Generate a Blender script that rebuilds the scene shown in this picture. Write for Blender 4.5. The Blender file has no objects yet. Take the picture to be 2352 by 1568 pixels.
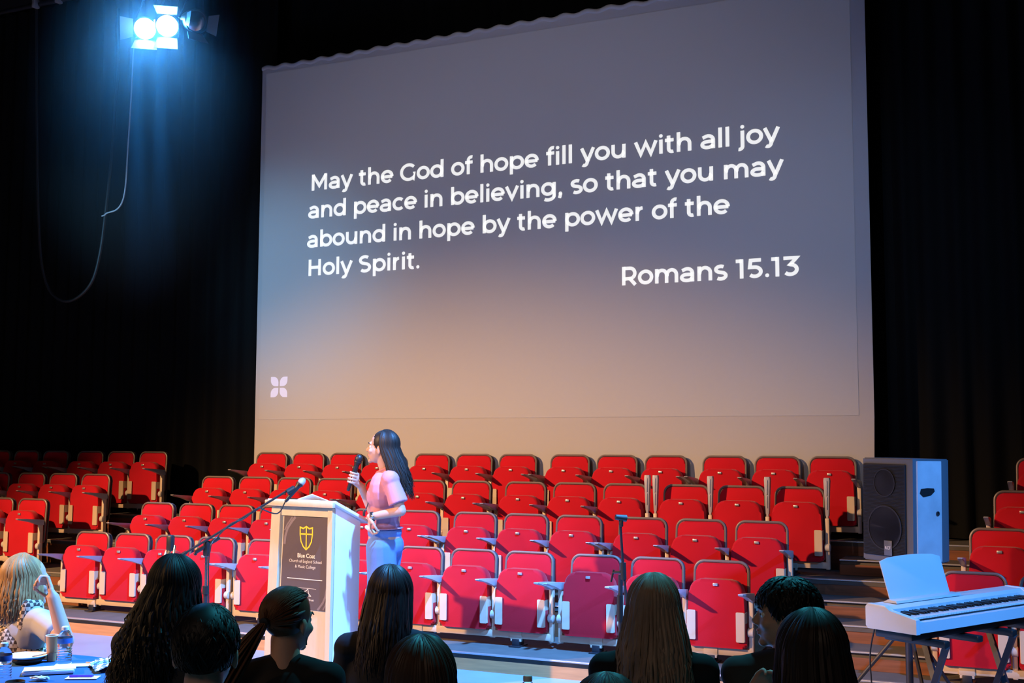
import bpy, bmesh, math, random
from mathutils import Vector, Matrix, Quaternion, noise
random.seed(7)
scn = bpy.context.scene
COL = scn.collection
PI = math.pi

# ------------------------------------------------------------------ camera
CAM = Vector((2.24688, -8.23603, 1.67566))
RR = Vector((0.9059716, 0.4233278, 0.0029928))
UU = Vector((0.0340321, -0.0798757, 0.9962237))
FF = Vector((-0.4219683, 0.9024486, 0.0867719))
FPX = 2681.84
cd = bpy.data.cameras.new('camera'); cam = bpy.data.objects.new('camera', cd); COL.objects.link(cam)
cam.matrix_world = Matrix(((RR.x, UU.x, -FF.x, CAM.x), (RR.y, UU.y, -FF.y, CAM.y), (RR.z, UU.z, -FF.z, CAM.z), (0, 0, 0, 1)))
cd.sensor_width = 36; cd.lens = FPX * 36 / 2352
cd.clip_start = .05; cd.clip_end = 100
scn.camera = cam

def ray(x, y): return FF + RR * ((x - 1176) / FPX) - UU * ((y - 784) / FPX)
def P(x, y, dep): return CAM + ray(x, y) * dep
def atY(x, y, Y):
    d = ray(x, y); return CAM + d * ((Y - CAM.y) / d.y)
def atZ(x, y, Z):
    d = ray(x, y); return CAM + d * ((Z - CAM.z) / d.z)

# ------------------------------------------------------------------ world, exposure, lights
w = bpy.data.worlds.new('world'); scn.world = w; w.use_nodes = True
w.node_tree.nodes['Background'].inputs[0].default_value = (.5, .6, .8, 1)
w.node_tree.nodes['Background'].inputs[1].default_value = 0.004
vs = scn.view_settings
vs.view_transform = 'Standard'; vs.look = 'None'; vs.exposure = 0.0; vs.gamma = 1.0; vs.use_curve_mapping = False
cy = scn.cycles
cy.use_denoising = True
cy.max_bounces = 6; cy.diffuse_bounces = 3; cy.glossy_bounces = 3; cy.transmission_bounces = 6; cy.volume_bounces = 0
cy.transparent_max_bounces = 8
cy.caustics_reflective = False; cy.caustics_refractive = False
cy.sample_clamp_indirect = 4.0

def spot(name, loc, target, energy, color, size, blend, radius):
    l = bpy.data.lights.new(name, 'SPOT'); l.energy = energy; l.color = color
    l.spot_size = math.radians(size); l.spot_blend = blend; l.shadow_soft_size = radius
    o = bpy.data.objects.new(name, l); COL.objects.link(o); o.location = loc
    o.rotation_euler = (Vector(target) - Vector(loc)).to_track_quat('-Z', 'Y').to_euler()
    return o
WARM = (1.0, .56, .25)
spot('warm_spot_light', (-8.8, -9.4, 6.6), (-4.85, -2.45, .0), 9800, WARM, 57, .58, .12)
spot('warm_side_fill', (-4.2, -10.2, 6.2), (1.7, -.7, .6), 2000, WARM, 17, .7, .10)  # added spot warming the steps and right block the main beam misses
spot('warm_front_light', (1.6, -8.6, 5.4), (-2.55, -1.4, .9), 1000, (1, .68, .32), 15, .6, .08)
spot('blue_stage_light', (.7, -2.6, 6.4), (-2.4, -2.1, .0), 10500, (.10, .36, 1.0), 58, .5, .12)
spot('blue_side_light', (5.2, -3.2, 4.6), (1.2, -1.5, .8), 2400, (.07, .34, 1.0), 46, .8, .10)
spot('cyan_audience_light', (.6, -.8, 6.6), (-.2, -5.0, 1.0), 1600, (.06, .62, .85), 66, .7, .12)
spot('screen_fill_light', (-2.2, -9.5, 5.2), (-2.5, 2.4, 2.9), 600, (1, .88, .95), 44, .8, .08)  # added fill washing the whole screen cloth, beyond the projected slide too
spot('screen_wash_light', (-8.6, -3.0, 4.2), (-5.7, 2.4, 3.4), 1000, (.22, .6, 1.0), 30, 1.0, .3)
spot('screen_wash_light_b', (5.6, -3.0, 4.4), (.5, 2.4, 3.2), 330, (.3, .55, 1.0), 34, 1.0, .3)
la_ = bpy.data.lights.new('audience_fill_light', 'AREA'); la_.energy = 40; la_.color = (1, .72, .55); la_.size = 2.0  # added warm fill behind the camera to lift hair and skin tones
lo_ = bpy.data.objects.new('audience_fill_light', la_); COL.objects.link(lo_); lo_.location = (.5, -10.5, 5.5); lo_.rotation_euler = (Vector((0, -4, 1)) - lo_.location).to_track_quat('-Z', 'Y').to_euler()

# ------------------------------------------------------------------ materials
def mat(name, col, rough=.6, metal=0., bump=0., bscale=200., emit=None, estr=0., spec=.5, var=0., vscale=8., sheen=0., stretch=(1, 1, 1), coat=0.):
    m = bpy.data.materials.new(name); m.use_nodes = True
    nt = m.node_tree; b = nt.nodes['Principled BSDF']
    b.inputs['Base Color'].default_value = (*col, 1); b.inputs['Roughness'].default_value = rough
    b.inputs['Metallic'].default_value = metal; b.inputs['Specular IOR Level'].default_value = spec
    if sheen: b.inputs['Sheen Weight'].default_value = sheen
    if coat: b.inputs['Coat Weight'].default_value = coat
    if emit:
        b.inputs['Emission Color'].default_value = (*emit, 1); b.inputs['Emission Strength'].default_value = estr
    if bump or var:
        tc = nt.nodes.new('ShaderNodeTexCoord'); mp = nt.nodes.new('ShaderNodeMapping')
        mp.inputs['Scale'].default_value = stretch
        nt.links.new(tc.outputs['Object'], mp.inputs['Vector'])
        if bump:
            n = nt.nodes.new('ShaderNodeTexNoise'); n.inputs['Scale'].default_value = bscale; n.inputs['Detail'].default_value = 3
            bp = nt.nodes.new('ShaderNodeBump'); bp.inputs['Strength'].default_value = bump; bp.inputs['Distance'].default_value = .004
            nt.links.new(mp.outputs['Vector'], n.inputs['Vector'])
            nt.links.new(n.outputs['Fac'], bp.inputs['Height']); nt.links.new(bp.outputs['Normal'], b.inputs['Normal'])
        if var:
            n2 = nt.nodes.new('ShaderNodeTexNoise'); n2.inputs['Scale'].default_value = vscale; n2.inputs['Detail'].default_value = 4
            mx = nt.nodes.new('ShaderNodeMix'); mx.data_type = 'RGBA'; mx.blend_type = 'MULTIPLY'; mx.inputs[0].default_value = 1
            cr = nt.nodes.new('ShaderNodeValToRGB')
            cr.color_ramp.elements[0].position = .3; cr.color_ramp.elements[0].color = (1 - var, 1 - var, 1 - var, 1)
            cr.color_ramp.elements[1].position = .7; cr.color_ramp.elements[1].color = (1, 1, 1, 1)
            nt.links.new(mp.outputs['Vector'], n2.inputs['Vector']); nt.links.new(n2.outputs['Fac'], cr.inputs[0])
            mx.inputs[6].default_value = (*col, 1); nt.links.new(cr.outputs[0], mx.inputs[7])
            nt.links.new(mx.outputs[2], b.inputs['Base Color'])
    return m
def checks(name, c1, c2, scale, rough=.8, rot=0.):
    m = mat(name, c1, rough); nt = m.node_tree
    tc = nt.nodes.new('ShaderNodeTexCoord'); mp = nt.nodes.new('ShaderNodeMapping'); ck = nt.nodes.new('ShaderNodeTexChecker')
    mp.inputs['Rotation'].default_value = (0, 0, rot)
    ck.inputs['Scale'].default_value = scale; ck.inputs['Color1'].default_value = (*c1, 1); ck.inputs['Color2'].default_value = (*c2, 1)
    nt.links.new(tc.outputs['Object'], mp.inputs[0]); nt.links.new(mp.outputs[0], ck.inputs['Vector'])
    nt.links.new(ck.outputs['Color'], nt.nodes['Principled BSDF'].inputs['Base Color'])
    return m
def glassy(name, col, rough=.05):
    m = mat(name, col, rough); b = m.node_tree.nodes['Principled BSDF']
    b.inputs['Transmission Weight'].default_value = 1.0; b.inputs['IOR'].default_value = 1.15
    return m
M_RED = mat('red_fabric', (.56, .004, .016), .85, bump=.25, bscale=420, sheen=.15, spec=.2, var=.10, vscale=5)
M_TRIM = mat('grey_brown_trim', (.20, .16, .14), .45, metal=.3)
M_SHELL = mat('dark_seat_shell', (.05, .05, .055), .5)
M_CREAM = mat('cream_painted_steel', (.64, .50, .36), .4)
M_HUB = mat('grey_hub_plastic', (.55, .50, .46), .4)
M_ARM = mat('pale_grey_arm_plastic', (.42, .40, .43), .38)
M_PLATE = mat('number_plate_metal', (.55, .52, .5), .3, metal=.6)
M_BLACK = mat('black_plastic', (.012, .012, .013), .45)
M_DKSTEEL = mat('dark_steel', (.05, .05, .06), .4, metal=.6)
M_CURT = mat('black_drape_wool', (.006, .0065, .007), .95, bump=.3, bscale=300, spec=.1)
M_WALL = mat('black_painted_wall', (.006, .006, .007), .9)
M_FLOOR = mat('pale_stage_vinyl', (.33, .38, .47), .35, var=.16, vscale=3, bump=.05, bscale=60)
M_DECK = mat('dark_grey_carpet', (.13, .115, .10), .9, bump=.4, bscale=300, var=.2)
M_WOOD = mat('brown_riser_wood', (.28, .10, .045), .5, var=.35, vscale=3, stretch=(1, 8, 14))
M_FASCIA = mat('orange_wood_fascia', (.62, .28, .10), .4, var=.22, vscale=3, stretch=(1.2, 8, 16))
M_ALU = mat('aluminium_nosing', (.6, .58, .56), .35, metal=.7)
M_SCREEN = mat('screen_cloth', (.49, .475, .475), .9, bump=.12, bscale=900, spec=.1)
M_PROJ = mat('projected_grey_slide', (.49, .475, .475), .9, bump=.12, bscale=900, spec=.1, emit=(.92, .92, 1.0), estr=.02)
M_TEXT = mat('projected_white_letters', (.5, .5, .5), .9, emit=(.96, .95, .90), estr=.80, spec=.05)
M_LOGO = mat('projected_lilac_mark', (.5, .5, .5), .9, emit=(.55, .50, .80), estr=.62, spec=.05)
M_LECT = mat('pale_birch_panel', (.62, .50, .32), .4, var=.12, vscale=4, stretch=(6, 6, 1))
M_LSIDE = mat('white_laminate', (.78, .80, .80), .35)
M_SIGN = mat('dark_brown_sign', (.090, .062, .056), .5)
M_SWOOSH = mat('grey_brown_swoosh', (.20, .15, .14), .5)
M_YEL = mat('yellow_print', (.85, .62, .03), .5)
M_CRM = mat('cream_print', (.85, .72, .52), .5)
M_PAPER = mat('white_paper', (.85, .85, .84), .7)
M_SKIN = mat('light_skin', (.52, .29, .21), .5, spec=.3)
M_SKIN2 = mat('matte_skin', (.50, .29, .21), .55, spec=.3)  # near copy of the light skin, slightly rougher and less red
M_LIP = mat('lips', (.55, .18, .15), .5)
M_EYE = mat('eye_white', (.8, .8, .78), .2)
M_IRIS = mat('dark_iris', (.02, .015, .012), .15)
def hairmat(n, c, r=.5, var=.45): return mat(n, c, r, var=var, vscale=30, stretch=(1, 1, .08), spec=.28)
H_DARK = hairmat('dark_brown_hair', (.022, .013, .010))
H_BLACK = hairmat('black_hair', (.004, .004, .0045), .55)
H_BROWN = hairmat('brown_hair', (.06, .030, .018))
H_AUB = hairmat('auburn_hair', (.13, .050, .022))
H_LBR = hairmat('light_brown_hair', (.36, .25, .18))
H_BLOND = hairmat('blonde_hair', (.44, .23, .09), .5, .35)
M_PINK = mat('pink_cotton', (.52, .22, .28), .8, bump=.2, bscale=90, spec=.2)
M_JEAN = mat('pale_blue_denim', (.13, .22, .46), .8, bump=.25, bscale=160, var=.2, vscale=6, spec=.2)
M_BLKTEE = mat('black_cotton', (.012, .012, .014), .85, spec=.2)
M_GREYTEE = mat('charcoal_cotton', (.035, .033, .034), .85, spec=.2)
M_WHTEE = mat('white_cotton', (.36, .34, .33), .8, bump=.1, bscale=60, spec=.2)
M_TROU = mat('dark_trousers', (.02, .02, .025), .85, spec=.2)
M_PLAID = checks('brown_gingham', (.045, .028, .022), (.50, .38, .28), 62)
M_GING = checks('teal_gingham', (.75, .80, .80), (.08, .14, .16), 55)
M_NAVY = mat('navy_cloth', (.035, .10, .22), .8, spec=.2)
M_CUP = mat('brown_paper_cup', (.52, .24, .09), .7)
M_BOTTLE = glassy('clear_bottle_plastic', (.93, .97, .98))
M_LABEL = mat('blue_bottle_label', (.03, .12, .42), .4)
M_WHITE = mat('white_plastic', (.75, .77, .78), .35)
M_KBODY = mat('white_piano_body', (.62, .63, .65), .4)
M_KEY = mat('ivory_keys', (.72, .72, .72), .25)
M_KBLK = mat('black_keys', (.01, .01, .01), .25)
M_SPK = mat('speaker_cabinet', (.10, .11, .13), .4, bump=.1, bscale=120)
M_SPKP = mat('speaker_side_lit', (.62, .64, .68), .35, metal=.2, var=.25, vscale=5)  # pale colour paints in the bright side light on a dark cabinet
M_GRILL = mat('speaker_grill', (.015, .016, .02), .5, metal=.3)
M_CHROME = mat('chrome', (.7, .7, .72), .2, metal=1.)
M_MESHM = mat('mic_grille', (.6, .58, .55), .35, metal=.8, bump=.8, bscale=900)
M_TRAY = mat('dark_brown_tray', (.06, .04, .03), .5)
M_PEN = mat('purple_pen', (.10, .04, .45), .35)
M_LAMP = mat('lamp_lens', (.1, .3, .4), .3, emit=(.45, .90, 1.0), estr=60)
M_DOORF = mat('barn_door_metal', (.30, .32, .34), .45, metal=.2)
M_CABLE = mat('black_cable', (.014, .014, .015), .5)
M_CABLEW = mat('pale_cable', (.55, .6, .62), .5)

# ------------------------------------------------------------------ mesh helpers
def add_box(bm, c, size, rot=None, bev=0., seg=2):
    r = bmesh.ops.create_cube(bm, size=1.0)
    vs_ = r['verts']
    T = Matrix.Translation(Vector(c)) @ (rot.to_4x4() if rot else Matrix.Identity(4)) @ Matrix.Diagonal((*size, 1))
    bmesh.ops.transform(bm, matrix=T, verts=vs_)
    if bev:
        es = list({e for v in vs_ for e in v.link_edges})
        bmesh.ops.bevel(bm, geom=es, offset=bev, segments=seg, profile=.5, affect='EDGES')
def frames(pts):
    out = []; n = len(pts); up = None
    for i in range(n):
        t = (pts[min(i + 1, n - 1)] - pts[max(i - 1, 0)])
        if t.length < 1e-9: t = Vector((0, 0, 1))
        t.normalize()
        if up is None:
            up = Vector((0, 0, 1)) if abs(t.z) < .9 else Vector((1, 0, 0))
        a = up - t * up.dot(t)
        if a.length < 1e-6: a = t.orthogonal()
        a.normalize(); b = t.cross(a); up = a
        out.append((a, b))
    return out
def add_tube(bm, pts, r, n=10, cap=True, flat=1.0):
    pts = [Vector(p) for p in pts]; fr = frames(pts); rings = []
    for i, p in enumerate(pts):
        ri = r[i] if isinstance(r, (list, tuple)) else r
        a, b = fr[i]
        rings.append([bm.verts.new(p + a * (math.cos(2 * PI * k / n) * ri * flat) + b * (math.sin(2 * PI * k / n) * ri)) for k in range(n)])
    for i in range(len(rings) - 1):
        for k in range(n):
            bm.faces.new((rings[i][k], rings[i][(k + 1) % n], rings[i + 1][(k + 1) % n], rings[i + 1][k]))
    if cap:
        bm.faces.new(rings[0][::-1]); bm.faces.new(rings[-1])
def add_ell(bm, c, r, rot=None, u=16, v=10):
    g = bmesh.ops.create_uvsphere(bm, u_segments=u, v_segments=v, radius=1.0)
    rr = r if isinstance(r, (list, tuple)) else (r, r, r)
    T = Matrix.Translation(Vector(c)) @ (rot.to_4x4() if rot else Matrix.Identity(4)) @ Matrix.Diagonal((*rr, 1))
    bmesh.ops.transform(bm, matrix=T, verts=g['verts'])
def add_cap(bm, a, b, ra, rb=None, n=14):
    rb = ra if rb is None else rb; a = Vector(a); b = Vector(b)
    d = b - a; L = d.length; d = d / L if L > 1e-9 else Vector((0, 0, 1))
    pts = []; rs = []
    for t in (-90, -60, -35, -12): pts.append(a + d * (ra * math.sin(math.radians(t)))); rs.append(max(ra * math.cos(math.radians(t)), ra * .05))
    for t in (12, 35, 60, 90): pts.append(b + d * (rb * math.sin(math.radians(t)))); rs.append(max(rb * math.cos(math.radians(t)), rb * .05))
    add_tube(bm, pts, rs, n)
def add_lathe(bm, prof, n=24, T=None):
    rings = []
    for r, z in prof:
        rings.append([bm.verts.new(Vector((r * math.cos(2 * PI * k / n), r * math.sin(2 * PI * k / n), z))) for k in range(n)])
    for i in range(len(rings) - 1):
        for k in range(n): bm.faces.new((rings[i][k], rings[i][(k + 1) % n], rings[i + 1][(k + 1) % n], rings[i + 1][k]))
    if prof[0][0] > 1e-5: bm.faces.new(rings[0][::-1])
    if prof[-1][0] > 1e-5: bm.faces.new(rings[-1])
    if T: bmesh.ops.transform(bm, matrix=T, verts=[v for r in rings for v in r])
def add_prism(bm, outl, d0, d1, ax=(Vector((1, 0, 0)), Vector((0, 0, 1)), Vector((0, 1, 0))), o=Vector((0, 0, 0)), bev=0., seg=2):
    U, V, N = ax
    a = [bm.verts.new(o + U * u + V * v + N * d0) for u, v in outl]
    b = [bm.verts.new(o + U * u + V * v + N * d1) for u, v in outl]
    n = len(outl)
    f0 = bm.faces.new(a); f1 = bm.faces.new(b[::-1])
    for i in range(n): bm.faces.new((a[(i + 1) % n], a[i], b[i], b[(i + 1) % n]))
    if bev:
        es = list(f0.edges) + list(f1.edges)
        bmesh.ops.bevel(bm, geom=es, offset=bev, segments=seg, profile=.5, affect='EDGES')
def rrect(w0, w1, h0, h1, r, k=5):
    """outline, bottom width w0 at height h0, top width w1 at h1, rounded corners (r = bottom, top radius)"""
    rb, rt = r if isinstance(r, tuple) else (r, r)
    out = []
    for cx, cz, a0, rr in ((w0 / 2 - rb, h0 + rb, -90, rb), (w1 / 2 - rt, h1 - rt, 0, rt), (-w1 / 2 + rt, h1 - rt, 90, rt), (-w0 / 2 + rb, h0 + rb, 180, rb)):
        for i in range(k + 1):
            a = math.radians(a0 + 90 * i / k); out.append((cx + rr * math.cos(a), cz + rr * math.sin(a)))
    return out
def to_mesh(bm, name, smooth=True, ang=35):
    bmesh.ops.recalc_face_normals(bm, faces=bm.faces)
    me = bpy.data.meshes.new(name); bm.to_mesh(me); bm.free()
    if smooth:
        for p in me.polygons: p.use_smooth = True
        try: me.set_sharp_from_angle(angle=math.radians(ang))
        except Exception: pass
    return me
def obj(name, bm, m, parent=None, smooth=True, ang=35, loc=None):
    me = bm if isinstance(bm, bpy.types.Mesh) else to_mesh(bm, name, smooth, ang)
    o = bpy.data.objects.new(name, me); COL.objects.link(o)
    if m and not me.materials: me.materials.append(m)
    if parent: o.parent = parent
    if loc is not None: o.location = loc
    return o
def tag(o, label, cat, group=None, kind=None):
    if label: o['label'] = label
    if cat: o['category'] = cat
    if group: o['group'] = group
    if kind: o['kind'] = kind
    return o
def thing(name, label, cat, loc=(0, 0, 0), rz=0., group=None):
    o = bpy.data.objects.new(name, None); COL.objects.link(o); o.empty_display_size = .1
    o.location = loc; o.rotation_euler = (0, 0, rz)
    return tag(o, label, cat, group)
def struct(name, bm, m, smooth=False):
    o = obj(name, bm, m, smooth=smooth); o['kind'] = 'structure'; return o
def copy_tree(o, parent=None):
    c = o.copy(); COL.objects.link(c)
    if parent: c.parent = parent
    for ch in list(o.children): copy_tree(ch, c)
    return c
def bake(bm, voxel, it=4, fac=.5):
    """fuse overlapping volumes into one continuous skin"""
    me = bpy.data.meshes.new('tmp'); bmesh.ops.recalc_face_normals(bm, faces=bm.faces); bm.to_mesh(me); bm.free()
    o = bpy.data.objects.new('tmp', me); COL.objects.link(o)
    md = o.modifiers.new('r', 'REMESH'); md.mode = 'VOXEL'; md.voxel_size = voxel; md.use_smooth_shade = True
    sm = o.modifiers.new('s', 'SMOOTH'); sm.iterations = it; sm.factor = fac
    dg = bpy.context.evaluated_depsgraph_get()
    out = bpy.data.meshes.new_from_object(o.evaluated_get(dg), depsgraph=dg)
    bpy.data.objects.remove(o); bpy.data.meshes.remove(me)
    for p in out.polygons: p.use_smooth = True
    return out
N = bmesh.new

# ------------------------------------------------------------------ room shell
bm = N(); add_box(bm, (-1.5, -4, -.05), (20, 16, .1)); struct('floor', bm, M_FLOOR)
bm = N(); add_box(bm, (-1.5, 3.35, 3.75), (20, .1, 7.5)); struct('wall_back', bm, M_WALL)
bm = N(); add_box(bm, (-11.55, -4, 3.75), (.1, 16, 7.5)); struct('wall_left', bm, M_WALL)
bm = N(); add_box(bm, (8.55, -4, 3.75), (.1, 16, 7.5)); struct('wall_right', bm, M_WALL)
bm = N(); add_box(bm, (-1.5, -12.05, 3.75), (20, .1, 7.5)); struct('wall_front', bm, M_WALL)
bm = N(); add_box(bm, (-1.5, -4, 7.55), (20, 16, .1)); struct('ceiling', bm, M_WALL)

def drape(name, label, x0, x1, y, z0, z1, per, amp, seed):
    bm = N(); n = int((x1 - x0) / per * 10); rows = []
    for i in range(n + 1):
        x = x0 + (x1 - x0) * i / n
        ph = 2 * PI * x / per + 1.7 * noise.noise(Vector((x * 1.3, seed, 0)))
        a = amp * (.7 + .5 * noise.noise(Vector((x * .7, seed + 5, 0))))
        rows.append((bm.verts.new((x, y + a * math.sin(ph), z1)), bm.verts.new((x + .02 * math.sin(ph * .5), y + a * 1.15 * math.sin(ph + .3), z0))))
    for i in range(n): bm.faces.new((rows[i][0], rows[i + 1][0], rows[i + 1][1], rows[i][1]))
    r = bmesh.ops.extrude_face_region(bm, geom=bm.faces[:])
    bmesh.ops.translate(bm, verts=[v for v in r['geom'] if isinstance(v, bmesh.types.BMVert)], vec=(0, .012, 0))
    tag(obj(name, bm, M_CURT), label, 'curtain')
drape('stage_curtain', 'black pleated curtain hanging left of the projection screen', -11.4, -5.95, 2.75, .86, 7.4, .22, .05, 1.)
drape('stage_curtain', 'black pleated curtain hanging right of the projection screen', .86, 8.4, 2.75, .86, 7.4, .22, .05, 2.)
drape('stage_curtain', 'black masking curtain hanging behind and above the projection screen', -5.93, .84, 2.95, .86, 7.4, .30, .05, 3.)

# ------------------------------------------------------------------ tiered platforms
DY, DZ, Z0 = .7202, .244, .1256
OFF = [0, .1284, .2822, .4291]
PIT, GAP = .4836, .0738
def row_pos(r): return DY * r, Z0 + DZ * r
ROWN = ['front', 'second', 'third', 'back']
XL, XR = -10.9, 4.6
for r in range(4):
    y, z = row_pos(r); yf = y - (.37 if r == 0 else .14); yb = (row_pos(r + 1)[0] - .14) if r < 3 else 2.62
    t = thing('seating_platform', 'dark carpeted tiered platform carrying the %s row of red seats' % ROWN[r], 'platform', (0, 0, 0), group=None)
    bm = N()
    if r == 0:
        add_box(bm, ((-6.55 + .22) / 2, (yf + yb) / 2, z - .02), (.22 + 6.55, yb - yf, .04))
        add_box(bm, ((.22 + XR) / 2, (-.13 + yb) / 2, z - .02), (XR - .22, yb + .13, .04))
        add_box(bm, ((XL - 6.55) / 2, (-.13 + yb) / 2, z - .02), (-6.55 - XL, yb + .13, .04))
    else: add_box(bm, ((XL + XR) / 2, (yf + yb) / 2, z - .02), (XR - XL, yb - yf, .04))
    obj('deck', bm, M_DECK, t, smooth=False)
    bm = N(); h = z - .04 - (0 if r == 0 else z - DZ)
    zl = 0 if r == 0 else z - DZ
    if r == 0:
        add_box(bm, ((-6.55 + .22) / 2, yf + .015, (z - .012) / 2), (.22 + 6.55, .03, z - .012))
        o = obj('fascia_board', bm, M_FASCIA, t, smooth=False); o['label'] = 'orange wood grain fascia board along the platform front'
        bm = N()
        add_box(bm, ((.22 + XR) / 2, -.11, (z - .04) / 2), (XR - .22, .03, z - .04)); add_box(bm, ((XL - 6.55) / 2, -.11, (z - .04) / 2), (-6.55 - XL, .03, z - .04))
        add_box(bm, (.20, -.24, (z - .04) / 2), (.03, .24, z - .045))
        obj('riser', bm, M_WOOD, t, smooth=False)
        bm = N(); add_box(bm, ((-6.55 + .22) / 2, yf + .012, z - .003), (.22 + 6.55, .03, .012), bev=.003)
        add_box(bm, ((.22 + XR) / 2, -.12, z - .003), (XR - .22, .03, .012), bev=.003)
    else:
        add_box(bm, ((XL + XR) / 2, yf + .02, (zl + z - .04) / 2), (XR - XL, .03, z - .04 - zl)); obj('riser', bm, M_WOOD, t, smooth=False)
        bm = N(); add_box(bm, ((XL + XR) / 2, yf + .012, z - .003), (XR - XL, .034, .012), bev=.003)
    obj('nosing', bm, M_ALU, t, smooth=False)
    if r == 0: continue
    for side, x0, x1 in (('right', .30 + OFF[r - 1], 1.44 + OFF[r - 1]), ('left', -7.33 + OFF[r - 1], -6.22 + OFF[r - 1] + .16)):
        zs = z - DZ / 2; ys = yf - .365
        s_ = thing('aisle_step', 'half-height step with pale nosing in the %s aisle, leading up to the %s row' % (side, ROWN[r]), 'step', ((x0 + x1) / 2, ys, z - DZ + .0012), group='half steps in the aisles')
        wd = x1 - x0; d = .365
        bm = N(); add_box(bm, (0, d / 2 + .01, DZ / 2 - .02), (wd, d - .02, .04)); obj('tread', bm, M_DECK, s_, smooth=False)
        bm = N(); add_box(bm, (0, .02, DZ / 4 - .02), (wd, .03, DZ / 2 - .04)); obj('riser', bm, M_WOOD, s_, smooth=False)
        bm = N(); add_box(bm, (0, .012, DZ / 2 - .003), (wd, .034, .012), bev=.003); obj('nosing', bm, M_ALU, s_, smooth=False)

# ------------------------------------------------------------------ seats (local: x right, y to the back, z up, origin on the deck)
def shear(bm, k, z0):
    for v in bm.verts: v.co.y += (v.co.z - z0) * k
def seat_meshes():
    m = {}
    bm = N(); add_prism(bm, rrect(.436, .395, .118, .590, (.03, .095), 7), -.008, .082, bev=.022, seg=3)
    for v in bm.verts:                                                     # plump front of the cushion
        if v.co.y < .02: v.co.y -= .012 * max(0, 1 - (v.co.x / .2) ** 2) * max(0, 1 - ((v.co.z - .36) / .24) ** 2)
    m['cushion'] = to_mesh(bm, 'cushion')
    bm = N(); add_prism(bm, rrect(.386, .376, .25, .690, (.03, .060), 7), .118, .160, bev=.014, seg=3); shear(bm, .085, .25); m['backrest'] = to_mesh(bm, 'backrest')
    o = rrect(.405, .395, .24, .702, (.03, .068), 8)
    i0 = o[:]; pts = [Vector((u, .128 + (v - .25) * .085, v)) for u, v in i0]
    pts = [p for p in pts if p.z > .235]
    bm = N(); add_tube(bm, [Vector((p.x, p.y, p.z)) for p in pts if True][7:] + [pts[0]], .0105, 8); m['back_frame'] = to_mesh(bm, 'back_frame')
    bm = N(); add_prism(bm, rrect(.408, .398, .20, .703, (.03, .068), 7), .160, .176, bev=.005); shear(bm, .085, .25); m['back_shell'] = to_mesh(bm, 'back_shell')
    bm = N(); add_box(bm, (0, -.016, .557), (.036, .012, .020), bev=.004); m['number_plate'] = to_mesh(bm, 'number_plate')
    for sgn, nm in ((-1, 'bl'), (1, 'br')):
        bm = N()
        add_prism(bm, rrect(.060, .060, .165, .372, .008, 3), -.024, -.018, o=Vector((sgn * .176, 0, 0)), bev=.001, seg=1)
        add_box(bm, (sgn * .2065, .02, .268), (.006, .086, .20), bev=.002, seg=1)
        m[nm] = to_mesh(bm, 'hinge_bracket')
    prof = [(.075, .500), (-.04, .512), (-.16, .522), (-.262, .530), (-.268, .524), (-.25, .514), (-.11, .488), (-.01, .456), (.055, .440), (.078, .450)]
    for sgn, nm in ((-1, 'al'), (1, 'ar')):
        x = sgn * PIT / 2
        bm = N(); add_prism(bm, prof, -.019, .019, ax=(Vector((0, 1, 0)), Vector((0, 0, 1)), Vector((1, 0, 0))), o=Vector((x, 0, 0)), bev=.006, seg=2)
        m[nm] = to_mesh(bm, 'armrest')
        # folded-up version: narrow tapering arm with a slotted underside
        bm = N(); T0 = Vector((x, .045, .465))
        add_prism(bm, [(-.014, .02), (.014, .02), (.018, .16), (.026, .30), (.022, .325), (-.022, .325), (-.026, .30), (-.018, .16)], -.014, .030, o=T0, bev=.005)
        add_box(bm, T0 + Vector((0, -.016, .24)), (.012, .008, .12), bev=.003); add_box(bm, T0 + Vector((0, -.016, .12)), (.008, .008, .10), bev=.002)
        add_box(bm, T0 + Vector((0, 0, .01)), (.020, .026, .05), bev=.004)
        m[nm + 'u'] = to_mesh(bm, 'armrest')
        bm = N(); add_box(bm, (x, .045, .26), (.032, .044, .41), bev=.005); m[nm.replace('a', 'p')] = to_mesh(bm, 'arm_post')
        bm = N(); add_tube(bm, [(x - .023, .03, .232), (x - .018, .03, .232), (x + .018, .03, .232), (x + .023, .03, .232)], [.024, .033, .033, .024], 16)
        m[nm.replace('a', 'h')] = to_mesh(bm, 'pivot_hub')
    return m
SM = seat_meshes()
for k, mm in (('cushion', M_RED), ('backrest', M_RED), ('back_frame', M_TRIM), ('back_shell', M_SHELL), ('number_plate', M_PLATE), ('bl', M_CREAM), ('br', M_CREAM),
              ('al', M_ARM), ('ar', M_ARM), ('alu', M_ARM), ('aru', M_ARM), ('pl', M_CREAM), ('pr', M_CREAM), ('hl', M_HUB), ('hr', M_HUB)):
    SM[k].materials.append(mm)
def place_seat(x, y, z, label, group, left_arm, ru=False, lu=False):
    t = thing('tip_up_seat', label, 'seat', (x, y, z), 0, group)
    c = obj('cushion', SM['cushion'], None, t); obj('number_plate', SM['number_plate'], None, c)
    b = obj('backrest', SM['backrest'], None, t); obj('back_frame', SM['back_frame'], None, t); obj('back_shell', SM['back_shell'], None, t)
    obj('hinge_bracket', SM['bl'], None, t); obj('hinge_bracket', SM['br'], None, t)
    a = obj('arm_post', SM['pr'], None, t); obj('pivot_hub', SM['hr'], None, a); obj('armrest', SM['aru' if ru else 'ar'], None, t)
    if left_arm:
        a = obj('arm_post', SM['pl'], None, t); obj('pivot_hub', SM['hl'], None, a); obj('armrest', SM['alu' if lu else 'al'], None, t)
ORD = ['first', 'second', 'third', 'fourth', 'fifth', 'sixth', 'seventh', 'eighth', 'ninth', 'tenth', 'eleventh', 'twelfth', 'thirteenth']
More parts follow.
